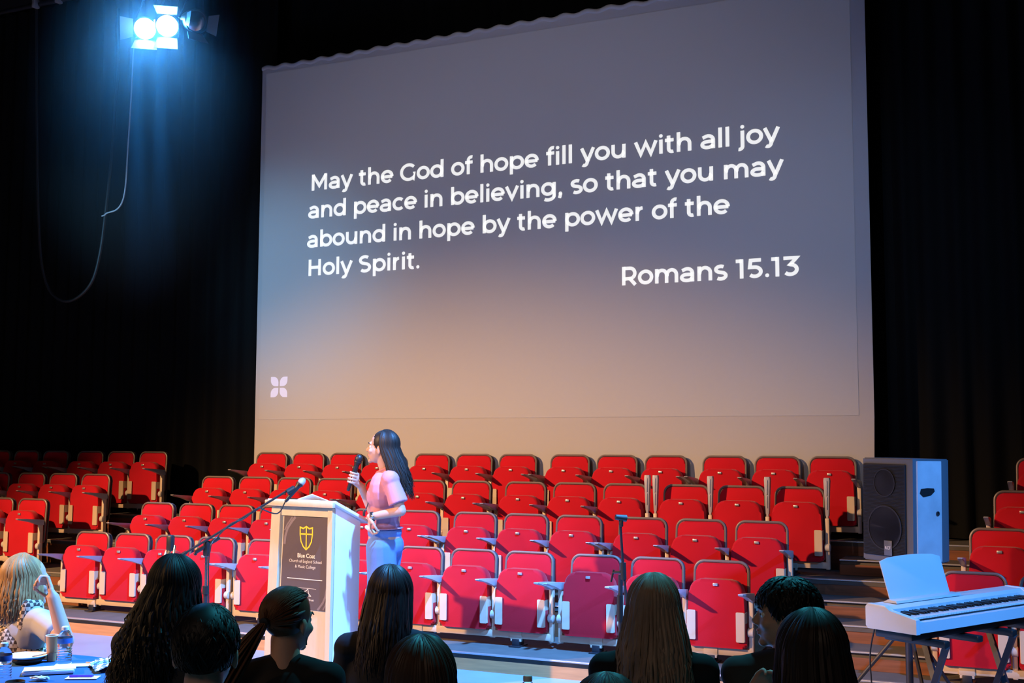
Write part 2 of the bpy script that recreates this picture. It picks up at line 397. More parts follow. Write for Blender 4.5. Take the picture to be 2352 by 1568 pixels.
def beam(x0, x1, y, z, label):
    t = thing('seat_beam', label, 'beam', ((x0 + x1) / 2, y, z), 0, 'cream beams under the seats')
    L = x1 - x0
    bm = N(); add_box(bm, (0, .05, .088), (L, .055, .052), bev=.004); obj('rail', bm, M_CREAM, t)
    for fx in (-.30, .30):
        bm = N(); add_box(bm, (fx * L, .048, .087), (.10, .068, .060), bev=.004)
        add_box(bm, (fx * L - .032, .03, .05), (.026, .03, .022), bev=.004); add_box(bm, (fx * L + .032, .03, .05), (.026, .03, .022), bev=.004)
        cl = obj('clamp', bm, M_CREAM, t)
        bm = N(); add_box(bm, (fx * L, .06, .03), (.06, .10, .06), bev=.004); add_box(bm, (fx * L, .06, .005), (.09, .16, .010), bev=.002)
        obj('foot', bm, M_DKSTEEL, t)
SECN = ['right-hand', 'second from right', 'third from right', 'left-hand']
for r in range(4):
    y, z = row_pos(r)
    for i in range(13):
        s_ = min(i // 3, 3); x = -i * PIT - s_ * GAP + OFF[r]
        up = r == 2 and i <= 3
        where = 'from the right in the %s row of the centre block' % ROWN[r]
        pre = 'red tip-up seat, armrest raised, ' if up else 'red tip-up seat, '
        if i == 0: lab = pre + 'at the right end of the %s row, centre block' % ROWN[r]
        elif i == 12: lab = pre + 'at the left end of the %s row, centre block' % ROWN[r]
        else: lab = pre + ORD[i] + ' ' + where if not up else 'red tip-up seat, armrest raised, %s from the right in the third row' % ORD[i]
        place_seat(x, y, z, lab, 'red tip-up seats of the centre block', i in (2, 5, 8, 12), up, r == 2 and i == 2)
    for s_ in range(4):
        i0, i1 = 3 * s_, (12 if s_ == 3 else 3 * s_ + 2)
        xa = -i0 * PIT - s_ * GAP + OFF[r] + PIT / 2; xb = -i1 * PIT - s_ * GAP + OFF[r] - PIT / 2
        beam(xb, xa, y, z, 'cream steel beam with clamps under the %s section of the %s row, centre block' % (SECN[s_], ROWN[r]))
LEFTX = {1: [-7.59, -8.075], 2: [-7.431, -7.914, -8.399, -8.956], 3: [-7.269, -7.754, -8.238, -8.795, -9.278, -9.762]}
for r, xs in LEFTX.items():
    y, z = row_pos(r)
    for i, x in enumerate(xs):
        lab = ('red tip-up seat at the aisle end of the %s row, left block' % ROWN[r]) if i == 0 else 'red tip-up seat, %s from the aisle in the %s row of the left block' % (ORD[i], ROWN[r])
        place_seat(x, y, z, lab, 'red tip-up seats of the left block', i in (2, 5) or i == len(xs) - 1)
    for s_ in range((len(xs) + 2) // 3):
        seg = xs[3 * s_:3 * s_ + 3]
        beam(seg[-1] - PIT / 2, seg[0] + PIT / 2, y, z, 'cream steel beam under the %s row seats of the left block, %s' % (ROWN[r], 'aisle end' if s_ == 0 else 'outer end'))
RIGHTX = {0: [1.70, 2.184], 1: [1.839], 2: [1.974], 3: [2.12]}
for r, xs in RIGHTX.items():
    y, z = row_pos(r)
    for i, x in enumerate(xs):
        lab = ('red tip-up seat at the aisle end of the %s row, right block%s' % (ROWN[r], ', behind the piano' if r == 0 else '')) if i == 0 else 'red tip-up seat second from the aisle in the front row, right block, behind the piano'
        place_seat(x, y, z, lab, 'red tip-up seats of the right block', i == 0)
    beam(xs[0] - PIT / 2, xs[-1] + PIT / 2, y, z, 'cream steel beam under the %s row seats of the right block' % ROWN[r])

# ------------------------------------------------------------------ stroke lettering
def arc(cx, cy, rx, ry, a0, a1, n=18):
    return [(cx + rx * math.cos(math.radians(a0 + (a1 - a0) * i / n)), cy + ry * math.sin(math.radians(a0 + (a1 - a0) * i / n))) for i in range(n + 1)]
W_ = .129; h_ = W_ / 2; X_ = .535; C_ = .70; A_ = .742
xc = X_ - h_ + .008; ox = .222; oy = X_ / 2 - h_ + .012; om = X_ / 2
def bowl(cx): return arc(cx, om, ox, oy, 0, 360, 32)
def arch(x0, x1, yb=0): return [(x0, .29)] + arc((x0 + x1) / 2 + .008, .29, (x1 - x0) / 2 - .008, xc - .29, 178, 0, 14) + [(x1, yb)]
DOT = lambda x, y, r=.068: ('dot', x, y, r)
G = {
 'a': ([[(.455, 0), (.455, .315)] + arc(.275, .315, .18, xc - .315, 0, 118, 12) + [(.085, .415)], arc(.245, .158, .175, .110, 90, 270, 14) + arc(.285, .20, .170, .152, 270, 335, 6), [(.245, .268 + .0), (.455, .268)]], .575),
 'b': ([[(.125, 0), (.125, A_)], bowl(.352)], .648), 'd': ([[(.528, 0), (.528, A_)], bowl(.298)], .652),
 'p': ([[(.125, -.195), (.125, X_)], bowl(.352)], .648),
 'g': ([[(.535, X_), (.535, .0)] + arc(.30, .01, .235, .165, 0, -128, 14), arc(.29, om + .012, ox - .008, oy - .01, 0, 360, 32)], .66),
 'o': ([bowl(.290)], .58),
 'e': ([[(.055, om - .01), (.530, om - .01)], arc(.295, om, ox, oy, -2, 315, 30)], .595),
 'c': ([arc(.295, om, ox, oy, 46, 314, 26)], .525),
 'h': ([[(.125, 0), (.125, A_)], arch(.125, .52)], .635), 'n': ([[(.125, 0), (.125, X_)], arch(.125, .52)], .635),
 'm': ([[(.125, 0), (.125, X_)], arch(.125, .485), arch(.485, .845)], .965),
 'u': ([[(.52, 0), (.52, X_)], [(.118, X_)] + [(.118 + .52 - x, X_ - y) for x, y in arch(.118, .52)[::-1]][1:-1] + [(.52, .25)]], .64),
 'r': ([[(.125, 0), (.125, X_)], [(.125, .28)] + arc(.33, .28, .205, xc - .28, 178, 92, 10)], .395),
 'i': ([[(.125, 0), (.125, X_)], DOT(.125, .675)], .25), 'j': ([[(.13, X_), (.13, -.05)] + arc(.02, -.05, .11, .10, 0, -105, 8), DOT(.13, .675)], .255),
 'l': ([[(.125, 0), (.125, A_)]], .25),
 't': ([[(.155, .655), (.155, .16)] + arc(.275, .16, .12, .115, 180, 292, 10), [(.02, X_ - .05), (.335, X_ - .05)]], .385),
 'f': ([[(.155, 0), (.155, .56)] + arc(.285, .57, .13, .128, 180, 72, 10), [(.02, X_ - .05), (.335, X_ - .05)]], .345),
 'y': ([[(.052, X_), (.275, .02)], [(.505, X_), (.262, -.035)] + arc(.155, -.03, .105, .115, -10, -128, 8)], .555),
 'v': ([[(.052, X_), (.28, .045), (.508, X_)]], .56), 'w': ([[(.055, X_), (.245, .05), (.43, .48), (.615, .05), (.805, X_)]], .86),
 's': ([arc(.25, .385, .165, .108, 52, 255, 14) + arc(.255, .150, .175, .117, 82, -132, 14)], .495),
 ',': ([DOT(.12, .065), [(.135, .06), (.085, -.12)]], .24), '.': ([DOT(.12, .066)], .24), ' ': ([], .262),
 'M': ([[(.145, 0), (.145, C_ - .0)], [(.145, C_ - .03), (.445, .19), (.745, C_ - .03)], [(.745, 0), (.745, C_)]], .89),
 'H': ([[(.145, 0), (.145, C_)], [(.60, 0), (.60, C_)], [(.145, .355), (.60, .355)]], .745),
 'G': ([arc(.40, .35, .318, .306, 44, 318, 30) + [(.645, .10), (.645, .345)]], .755),
 'S': ([arc(.30, .51, .205, .142, 45, 258, 14) + arc(.305, .200, .215, .155, 84, -140, 14)], .605),
 'R': ([[(.145, 0), (.145, C_)], [(.145, C_ - h_), (.38, C_ - h_)] + arc(.38, .44, .185, C_ - h_ - .44, 90, -90, 16) + [(.145, .234)], [(.37, .25), (.585, 0)]], .675),
 '1': ([[(.025, C_ - h_), (.225, C_ - h_)], [(.225, 0), (.225, C_)]], .375),
 '5': ([[(.52, C_ - h_), (.165, C_ - h_), (.135, .385), (.30, .385)] + arc(.305, .220, .205, .165, 88, -140, 18)], .605),
 '3': ([[(.06, C_ - h_), (.50, C_ - h_), (.285, .405)] + arc(.29, .228, .215, .173, 88, -140, 18)], .60),
}
def stroke_faces(bm, pts, wd, place):
    n = len(pts); closed = n > 8 and abs(pts[0][0] - pts[-1][0]) < 1e-6 and abs(pts[0][1] - pts[-1][1]) < 1e-6
    Lr = []
    for i in range(n):
        p = Vector(pts[i])
        if closed: a = Vector(pts[(i - 1) % (n - 1)]); b = Vector(pts[(i + 1) % (n - 1)])
        else: a = Vector(pts[max(i - 1, 0)]); b = Vector(pts[min(i + 1, n - 1)])
        d0 = (p - a); d1 = (b - p)
        if d0.length < 1e-9: d0 = d1
        if d1.length < 1e-9: d1 = d0
        d0.normalize(); d1.normalize(); t = d0 + d1
        if t.length < 1e-6: t = d0.copy()
        t.normalize(); nn = Vector((-t.y, t.x)); k = 1 / max(.45, nn.dot(Vector((-d0.y, d0.x))))
        Lr.append((bm.verts.new(place(p + nn * wd / 2 * k)), bm.verts.new(place(p - nn * wd / 2 * k))))
    for i in range(n - 1): bm.faces.new((Lr[i][0], Lr[i][1], Lr[i + 1][1], Lr[i + 1][0]))
def text_words(text, x0, x1):
    """split a line set between x0 and x1 into its words with their own spans"""
    k = (x1 - x0) / (sum(G[c][1] for c in text) - .16); x = x0 - .08 * k; out = []
    for wd in text.split(' '):
        L = sum(G[c][1] for c in wd); out.append((wd, x + .08 * k, x + (L - .08) * k)); x += (L + G[' '][1]) * k
    return out
def text_bm(text, x0, x1, zbase, em, y):
    k = (x1 - x0) / (sum(G[c][1] for c in text) - .16); ax = 0
    bm = N()
    for c in text:
        pl = lambda p, ax=ax: Vector((x0 + (ax + p.x - .08) * k, y, zbase + p.y * em))
        for s_ in G[c][0]:
            if s_[0] == 'dot':
                _, dx, dy, dr = s_
                bm.faces.new([bm.verts.new(pl(Vector((dx + dr * math.cos(2 * PI * q / 18), dy + dr * math.sin(2 * PI * q / 18))))) for q in range(18)])
            else: stroke_faces(bm, s_, W_, pl)
        ax += G[c][1]
    return bm

# ------------------------------------------------------------------ projection screen
YS = 2.381
scr = thing('projection_screen', 'large grey projection screen showing white verse text, hung behind the back row', 'screen', (-2.55, YS, 1.45))
O = Vector((-2.55, YS, 1.45))
def rel(bm, o=O):
    bmesh.ops.translate(bm, verts=bm.verts, vec=-o); return bm
ztop = lambda x: 5.955 + .013 * math.sin((x + 5.885) / .245 * 2 * PI) + .012 * (x + 5.885) + .012 * noise.noise(Vector((x * 2, 0, 0)))
outl = [(-5.885, ztop(-5.885) - .03)]
outl += [(-5.885, 1.0), (.765, 1.0), (.785, 1.92), (.785, ztop(.785))]
nx = 220
outl += [(x, ztop(x)) for x in [.785 - (6.67) * i / nx for i in range(1, nx)]]
bm = N(); add_prism(bm, outl, YS + .004, YS + .012); obj('cloth', rel(bm), M_SCREEN, scr, smooth=False)
bm = N(); prev = None
for i in range(nx + 1):                                                   # gathered hem rolled over the batten
    x = -5.885 + 6.67 * i / nx; zt = ztop(x); ring = []
    for q in range(9):
        a = PI * q / 8; ring.append(bm.verts.new((x, YS + .003 - .016 * math.sin(a), zt - .022 + .024 * math.cos(a))))
    ring.append(bm.verts.new((x, YS + .002, zt - .09 - .02 * math.sin((x + 5.885) / .245 * 2 * PI) )))
    if prev:
        for q in range(9): bm.faces.new((prev[q], prev[q + 1], ring[q + 1], ring[q]))
    prev = ring
o = obj('hem', rel(bm), M_SCREEN, scr); o['label'] = 'scalloped gathered hem along the top edge'
bm = N(); add_box(bm, ((-5.825 + .655) / 2, YS + .001, (1.93 + 5.875) / 2), (6.48, .002, 3.945)); slide = obj('projected_slide', rel(bm), M_PROJ, scr, smooth=False)
EM = .2575
for txt, x0, x1, zb in (('May the God of hope fill you with all joy', -5.176, -.018, 4.458), ('and peace in believing, so that you may', -5.196, .012, 4.148),
                        ('abound in hope by the power of the', -5.204, -.490, 3.822), ('Holy Spirit.', -5.198, -3.803, 3.506), ('Romans 15.13', -1.542, .142, 3.201)):
    for wd_, wa, wb in text_words(txt, x0, x1):
        obj('verse_word', rel(text_bm(wd_, wa, wb, zb, EM, YS - .002)), M_TEXT, slide, smooth=False)
bm = N(); cxl, czl = -5.562, 2.288
for sx in (-1, 1):
    for sz in (-1, 1):                                                    # four petals round a cross-shaped gap
        g = .009; wL, hL = .112, .113; R_ = .062
        pts = [(g, g)] ; q = 7
        pts = [(g, g), (wL - R_, g)] + [(wL - R_ + R_ * math.sin(PI / 2 * k / q), g + R_ - R_ * math.cos(PI / 2 * k / q)) for k in range(1, q + 1)] + [(wL, hL)] + [(g + R_ - R_ * math.sin(PI / 2 * k / q), hL - R_ + R_ * math.cos(PI / 2 * k / q)) for k in range(0, q + 1)]
        bm.faces.new([bm.verts.new((cxl + sx * u, YS - .002, czl + sz * v)) for u, v in pts])
o = obj('petal_emblem', rel(bm), M_LOGO, slide, smooth=False); o['label'] = 'lilac emblem of four petals'

# ------------------------------------------------------------------ printed lettering (built-in font)
def font_mesh(txt, width, name, bold=0.):
    cu = bpy.data.curves.new('t', 'FONT'); cu.body = txt; cu.size = 1; cu.offset = bold; cu.align_x = 'CENTER'
    o = bpy.data.objects.new('t', cu); COL.objects.link(o)
    dg = bpy.context.evaluated_depsgraph_get(); me = bpy.data.meshes.new_from_object(o.evaluated_get(dg), depsgraph=dg)
    bpy.data.objects.remove(o); bpy.data.curves.remove(cu)
    xs = [v.co.x for v in me.vertices]; k = width / (max(xs) - min(xs)); mid = (max(xs) + min(xs)) / 2
    for v in me.vertices: v.co = Vector(((v.co.x - mid) * k, 0, v.co.y * k))
    me.name = name; return me

# ------------------------------------------------------------------ lectern (local: x right, y to the back, z up; origin under the middle of the front)
LR = math.radians(-8.5); FRX = Vector((-2.268, -1.44, 0))
LX = Vector((math.cos(LR), math.sin(LR), 0))
LECT = FRX - LX * .2875
lec = thing('lectern', 'white and birch lectern with dark school sign, standing on the stage by the presenter', 'lectern', LECT, LR)
HW = .2875
def fl(x, z): return x - (.055 * (1 - z / 1.24) if x < 0 else .012 * (1 - z / 1.24))
def lquad(bm, x0, x1, z0, z1, y0, y1):
    v = []
    for y in (y0, y1):
        for x, z in ((x0, z0), (x1, z0), (x1, z1), (x0, z1)): v.append(bm.verts.new((fl(x, z), y, z)))
    for q in ((0, 1, 2, 3), (7, 6, 5, 4), (0, 4, 5, 1), (1, 5, 6, 2), (2, 6, 7, 3), (3, 7, 4, 0)): bm.faces.new([v[k] for k in q])
def zslope(y): return 1.245 - .42 * y
for sx in (-1, 1):
    bm = N(); xi, xo = sx * (HW - .022), sx * HW; v = []
    for x in (xi, xo):
        for y, z in ((.004, 0), (.27, 0), (.27, zslope(.27)), (.004, zslope(0))): v.append(bm.verts.new((fl(x, z) if abs(x) > 0 else x, y, z)))
    for q in ((0, 1, 2, 3), (7, 6, 5, 4), (0, 4, 5, 1), (1, 5, 6, 2), (2, 6, 7, 3), (3, 7, 4, 0)): bm.faces.new([v[k] for k in q])
    o = obj('side_panel', bm, M_LSIDE, lec, smooth=False)
bm = N()
lquad(bm, -HW, -HW + .085, 0, 1.225, -.022, .01); lquad(bm, HW - .042, HW, 0, 1.225, -.022, .01); lquad(bm, -HW + .085, HW - .042, 1.165, 1.225, -.012, .01)
obj('front_frame', bm, M_LECT, lec, smooth=False)
bm = N(); lquad(bm, -HW + .085, HW - .042, 0.02, 1.17, .0, .012); obj('front_panel', bm, M_LECT, lec, smooth=False)
bm = N(); lquad(bm, -.176, .240, .527, 1.160, -.006, .0); sign = obj('sign_board', bm, M_SIGN, lec, smooth=False)
sign['label'] = 'dark brown school sign with yellow shield'
bm = N(); RS = Matrix.Rotation(math.atan(-.42), 3, 'X')
add_box(bm, (0, .145, zslope(.145) + .012), (.645, .385, .022), RS, bev=.004); obj('desk_top', bm, M_LSIDE, lec)
bm = N(); add_box(bm, (0, -.045, 1.252), (.645, .03, .040), bev=.005); obj('front_lip', bm, M_LECT, lec)
bm = N(); add_box(bm, (0, .325, zslope(.33) + .022), (.645, .016, .04), bev=.004); obj('book_stop', bm, M_LSIDE, lec)
def sgn(name, me, m, x, z, smooth=False):
    return obj(name, me, m, sign, smooth=smooth, loc=(x, -.0075, z))
bm = N(); pl = lambda p: Vector((p.x, 0, p.y))
sh = [(-.055, .070), (-.028, .062), (0, .076), (.028, .062), (.055, .070)]
sd = [(.055, .02), (.046, -.028), (.026, -.062), (0, -.082)]
loop = sh + sd + [(-x, y) for x, y in sd[::-1][1:]] + [sh[0]]
loop = [(x * 1.05, y) for x, y in loop]
stroke_faces(bm, loop, .010, pl); stroke_faces(bm, [(0, .074), (0, -.080)], .010, pl); stroke_faces(bm, [(-.055, .024), (.055, .024)], .010, pl)
sgn('shield_emblem', bm, M_YEL, .035, 1.018)
sgn('sign_lettering', font_mesh('Blue Coat', .165, 'sign_lettering', .018), M_CRM, .038, .880)
sgn('sign_lettering', font_mesh('Church of England School', .305, 'sign_lettering', -.004), M_CRM, .030, .845)
sgn('sign_lettering', font_mesh('& Music College', .192, 'sign_lettering', -.004), M_CRM, .030, .808)
bm = N(); stroke_faces(bm, [(-.165, 0), (.165, 0)], .005, pl); sgn('sign_rule', bm, M_CRM, .026, .733)
bm = N(); stroke_faces(bm, [(-.108, 0), (.108, 0)], .0022, pl); sgn('sign_rule', bm, M_CRM, .028, .672)
bm = N(); stroke_faces(bm, [(-.065, -.004), (.06, -.004)], .004, pl); stroke_faces(bm, [(-.06, .0), (-.02, .012), (.012, .030), (.03, .042), (.036, .012), (.055, -.003)], .0045, pl); stroke_faces(bm, [(-.03, .008), (.0, .005), (.03, .010)], .003, pl)
sgn('bridge_emblem', bm, M_CRM, .030, .625)
sgn('sign_lettering', font_mesh('Trust', .045, 'sign_lettering', .01), M_CRM, .092, .588)
for pts, wd in (([(-.172, .965), (-.165, 1.02), (-.145, 1.075), (-.10, 1.13), (-.07, 1.156)], .020), ([(-.173, 1.06), (-.15, 1.10), (-.115, 1.14), (-.10, 1.157)], .012),
                ([(.232, .68), (.222, .63), (.20, .585), (.165, .545), (.15, .531)], .016), ([(.233, .60), (.22, .565), (.20, .535)], .010)):
    bm = N(); stroke_faces(bm, pts, wd, pl); obj('sign_swoosh', bm, M_SWOOSH, sign, smooth=False, loc=(0, -.0068, 0))
def lw(x, y, z): return LECT + LX * x + Vector((-LX.y, LX.x, 0)) * y + Vector((0, 0, z))
bm = N()                                                                    # open script lying on the slope
for sx in (-1, 1):
    v = [bm.verts.new(lw(.09 + sx * a, y, zslope(y) + .030 + h)) for a, y, h in ((.0, -.015, .040), (.14, -.01, .004), (.14, .24, .0), (0, .23, .014))]
    bm.faces.new(v)
r_ = bmesh.ops.extrude_face_region(bm, geom=bm.faces[:]); bmesh.ops.translate(bm, verts=[q for q in r_['geom'] if isinstance(q, bmesh.types.BMVert)], vec=(0, 0, -.004))
o_ = lw(.05, .12, zslope(.12) + .028); rel(bm, o_); o = obj('open_script', bm, M_PAPER, smooth=False, loc=o_); tag(o, 'open white script pages lying on the sloping lectern top', 'papers')

# ------------------------------------------------------------------ microphones and stands
def mic_parts(t, a, b, m=M_BLACK, s=1.0, grille=M_MESHM):
    """handle from a (tail) to b (grille centre)"""
    a = Vector(a); b = Vector(b); d = (b - a).normalized()
    bm = N(); add_tube(bm, [a, a + d * .01, b - d * .045, b - d * .022], [.008 * s, .011 * s, .016 * s, .021 * s], 14); obj('mic_body', bm, m, t)
    bm = N(); add_ell(bm, b, (.024 * s, .024 * s, .029 * s), d.to_track_quat('Z', 'Y').to_matrix()); obj('mic_grille', bm, grille, t)
    bm = N(); add_tube(bm, [b - d * .024, b - d * .015], .0245 * s, 16); obj('grille_ring', bm, m, t)
def at_o(t, *ps): return [Vector(p) - t.location for p in ps]
pv = P(475, 1252, 7.3); base = Vector((pv.x, pv.y, 0))
t = thing('boom_microphone_stand', 'black boom microphone stand with silver-headed mic, reaching over the lectern front', 'microphone stand', base)
e0, e1 = at_o(t, P(372, 1302, 7.2), P(664, 1124, 7.44)); pvl = pv - base
bm = N(); add_tube(bm, [Vector((0, 0, .03)), Vector((0, 0, pvl.z - .26))], .014, 12); obj('pole', bm, M_DKSTEEL, t)
bm = N(); add_tube(bm, [Vector((0, 0, pvl.z - .30)), Vector((0, 0, pvl.z - .02))], .0095, 12); obj('upper_tube', bm, M_CHROME, t)
bm = N(); add_tube(bm, [Vector((0, 0, pvl.z - .30)), Vector((0, 0, pvl.z - .25))], .02, 12); obj('height_clutch', bm, M_BLACK, t)
bm = N(); add_box(bm, Vector((0, 0, pvl.z)) + Vector((0, 0, -.02)), (.04, .035, .10), bev=.012); add_tube(bm, [Vector((0, 0, pvl.z)), Vector((-.06, -.03, pvl.z - .05))], .005, 8); add_ell(bm, (-.062, -.031, pvl.z - .052), .011); obj('boom_clutch', bm, M_BLACK, t)
bm = N(); add_tube(bm, [e0, e1], .0075, 10); obj('boom_arm', bm, M_BLACK, t)
d = (e1 - e0).normalized()
bm = N(); add_tube(bm, [e0, e0 + d * .17], .0115, 10); add_tube(bm, [pvl - d * .08, pvl + d * .09], .0125, 10); obj('boom_grip', bm, M_BLACK, t)
for k in range(3):
    a = 2 * PI * k / 3 + .5; bm = N(); add_tube(bm, [Vector((0, 0, .22)), Vector((.2 * math.cos(a), .2 * math.sin(a), .012))], .009, 8); obj('leg', bm, M_BLACK, t)
mic = thing('microphone', 'silver-headed black microphone clipped to the boom arm at the lectern', 'microphone', P(664, 1124, 7.44))
ma, mb = P(655, 1152, 7.42), P(693, 1106, 7.46)
mic_parts(mic, *at_o(mic, ma, mb)); bm = N(); add_tube(bm, at_o(mic, P(660, 1131, 7.43), P(677, 1121, 7.45)), .0215, 12); obj('mic_clip', bm, M_BLACK, mic)
cab = [ma, P(651, 1160, 7.42), P(645, 1172, 7.42), P(636, 1179, 7.42), P(622, 1177, 7.365), P(605, 1170, 7.345), P(596, 1166, 7.335), P(582, 1172, 7.325), P(570, 1184, 7.325), P(556, 1193, 7.315), P(545, 1196, 7.305), P(528, 1204, 7.295), P(512, 1219, 7.275), P(498, 1234, 7.265), P(487, 1246, 7.21), P(483, 1262, 7.20), P(479, 1300, 7.20), P(480, 1420, 7.20), P(483, 1560, 7.21)]
def smooth_path(pts, n=6):
    pts = [Vector(p) for p in pts]; out = []
    for i in range(len(pts) - 1):
        p0 = pts[max(i - 1, 0)]; p1 = pts[i]; p2 = pts[i + 1]; p3 = pts[min(i + 2, len(pts) - 1)]
        for k in range(n):
            t_ = k / n
            out.append(.5 * ((2 * p1) + (p2 - p0) * t_ + (2 * p0 - 5 * p1 + 4 * p2 - p3) * t_ ** 2 + (3 * p1 - p0 - 3 * p2 + p3) * t_ ** 3))
    return out + [pts[-1]]
def cable(name, pts, r, m, label, cat='cable'):
    o_ = Vector(pts[0]); bm = N(); add_tube(bm, [p - o_ for p in smooth_path(pts)], r, 8); return tag(obj(name, bm, m, loc=o_), label, cat)
cable('microphone_cable', cab, .0042, M_CABLE, 'black cable looping from the lectern microphone along its boom')

mb_ = P(1424, 1192, 6.3); bt = P(1424, 1568, 6.3); base = Vector((bt.x, bt.y, 0))
t = thing('straight_microphone_stand', 'tall slim black microphone stand with empty clip, before the front row', 'microphone stand', base)
zt = mb_.z; off = Vector((mb_.x - base.x, mb_.y - base.y, 0)) * .0
T1 = P(1431, 1300, 6.3) - base; T0 = mb_ - base
bm = N(); add_tube(bm, [Vector((0, 0, .02)), Vector((.006, 0, T1.z - .05))], .0125, 12); obj('pole', bm, M_DKSTEEL, t)
bm = N(); add_tube(bm, [Vector((.002, 0, T1.z - .30)), Vector((.002, 0, T1.z - .16))], .017, 12); obj('pole_grip', bm, M_BLACK, t)
bm = N(); add_tube(bm, [T0, T1, P(1441, 1400, 6.28) - base], .0075, 10); obj('upper_tube', bm, M_DKSTEEL, t)
bm = N(); add_tube(bm, [T1 + Vector((0, 0, .02)), T1 - Vector((-.003, 0, .07))], .016, 12); add_tube(bm, [T1 - Vector((.0, 0, .03)), T1 + Vector((-.055, -.01, -.035))], .007, 8); add_tube(bm, [T1 + Vector((-.05, -.01, -.02)), T1 + Vector((-.065, -.01, -.085))], .0055, 8); obj('clutch', bm, M_BLACK, t)
bm = N(); add_tube(bm, [T0 + Vector((-.018, -.02, .012)), T0 + Vector((.028, .02, .004))], [.014, .019], 14); add_box(bm, T0 + Vector((.008, 0, -.02)), (.018, .018, .04), bev=.004); obj('mic_clip', bm, M_BLACK, t)
for k in range(3):
    a = 2 * PI * k / 3 + .2; bm = N(); add_tube(bm, [Vector((0, 0, .2)), Vector((.2 * math.cos(a), .2 * math.sin(a), .012))], .009, 8); obj('leg', bm, M_BLACK, t)

b1 = P(380, 1330, 7.35); base = Vector((b1.x, b1.y, 0))
t = thing('folded_microphone_stand', 'folded chrome microphone stand with dark head, behind the curly black hair', 'microphone stand', base)
hp = P(392, 1234, 7.4) - base; lo = P(376, 1300, 7.35) - base
bm = N(); add_tube(bm, [Vector((0, 0, .02)), Vector((0, 0, lo.z)), hp - Vector((0, 0, .06))], .011, 10); obj('pole', bm, M_CHROME, t)
bm = N(); add_tube(bm, [lo + Vector((.05, .02, 0)), hp + Vector((.025, .01, -.05))], .0095, 10); obj('upper_tube', bm, M_CHROME, t)
bm = N(); add_tube(bm, [lo + Vector((-.03, -.01, -.05)), hp + Vector((-.02, -.01, -.08))], .008, 10); obj('stand_leg', bm, M_CREAM, t)
bm = N(); add_box(bm, hp + Vector((0, 0, -.035)), (.045, .04, .10), bev=.012); obj('clutch_head', bm, M_BLACK, t)
for k in range(3):
    a = 2 * PI * k / 3 + .9; bm = N(); add_tube(bm, [Vector((0, 0, .2)), Vector((.11 * math.cos(a), .11 * math.sin(a), .012))], .009, 8); obj('leg', bm, M_BLACK, t)

# ------------------------------------------------------------------ loudspeaker on its pole
sp = P(2092, 1290, 6.9); SB = Vector((sp.x, sp.y, 0)); zb = .965; H = .625
spk = thing('loudspeaker', 'large loudspeaker in blue light raised on a pole behind the piano', 'loudspeaker', SB, 0)
# local frame: front face towards the camera's left, side face towards its right
vw = Vector((SB.x - CAM.x, SB.y - CAM.y, 0)).normalized(); rt = Vector((vw.y, -vw.x, 0))
nF = (-vw * .74 - rt * .68).normalized(); nS = Vector((-nF.y, nF.x, 0))
WD, DP = .395, .36
tilt = Matrix.Rotation(math.radians(.9), 3, vw)
def sl(u, v, z): return tilt @ (nS * u + nF * v + Vector((0, 0, z)))   # u across the front, v forwards
u1 = 0; 
def sprism(bm, pts, z0, z1, bev=0.):
    a = [bm.verts.new(sl(u, v, z0)) for u, v in pts]; b = [bm.verts.new(sl(u, v, z1)) for u, v in pts]
    f0 = bm.faces.new(a[::-1]); f1 = bm.faces.new(b); n = len(pts)
    for i in range(n): bm.faces.new((a[i], a[(i + 1) % n], b[(i + 1) % n], b[i]))
    if bev: bmesh.ops.bevel(bm, geom=list({e for f in (f0, f1) for e in f.edges}), offset=bev, segments=2, affect='EDGES')
bm = N(); sprism(bm, [(-WD, -.0), (0, 0), (0, -.245), (-.05, -DP), (-WD + .05, -DP), (-WD, -.245)], zb, zb + H, .006); obj('cabinet', bm, M_SPK, spk)
bm = N(); sprism(bm, [(-WD + .012, .012), (-.05, .012), (-.05, -.002), (-WD + .012, -.002)], zb + .035, zb + H - .035, .004); gr = obj('front_grille', bm, M_GRILL, spk)
bm = N()
for k in range(66):
    z = zb + .04 + (H - .08) * k / 66; add_tube(bm, [sl(-WD + .016, .0135, z), sl(-.054, .0135, z)], .0022, 4)
obj('grille_mesh', bm, M_GRILL, gr)
for zc, rr in ((.205, .135), (.475, .085)):
    bm = N(); 
    T = Matrix.Translation(sl(-WD / 2 - .01, .0165, zb + zc)) @ nF.to_track_quat('Z', 'Y').to_matrix().to_4x4()
    add_lathe(bm, [(rr, 0), (rr, .003), (rr * .93, .003), (rr * .93, 0)], 32, T); obj('driver_rim', bm, M_GRILL, gr)
bm = N(); add_box(bm, (0, 0, 0), (.062, .006, .09), bev=.002); 
bmesh.ops.transform(bm, matrix=Matrix.Translation(sl(-WD / 2 + .02, .019, zb + .085)) @ Matrix((( nS.x, -nF.x, 0), (nS.y, -nF.y, 0), (0, 0, 1))).to_4x4(), verts=bm.verts)
bd = obj('badge', bm, M_SPK, spk)
me = font_mesh('RCF', .042, 'badge_lettering', .005); me.transform(Matrix.Translation(sl(-WD / 2 + .02, .0225, zb + .078)) @ Matrix(((nS.x, -nF.x, 0), (nS.y, -nF.y, 0), (0, 0, 1))).to_4x4()); obj('badge_lettering', me, M_WHITE, bd)
bm = N(); sprism(bm, [(.0, -.03), (.006, -.034), (.006, -.236), (0, -.242)], zb + .012, zb + H - .012, .002); sd_ = obj('side_plate', bm, M_SPKP, spk)  # side face in the pale, painted-lit colour
bm = N(); hpz = zb + .42
pts = [(-.085, 0), (-.075, .028), (-.02, .032), (.035, .030), (.042, .012), (.01, -.012), (-.055, -.022)]
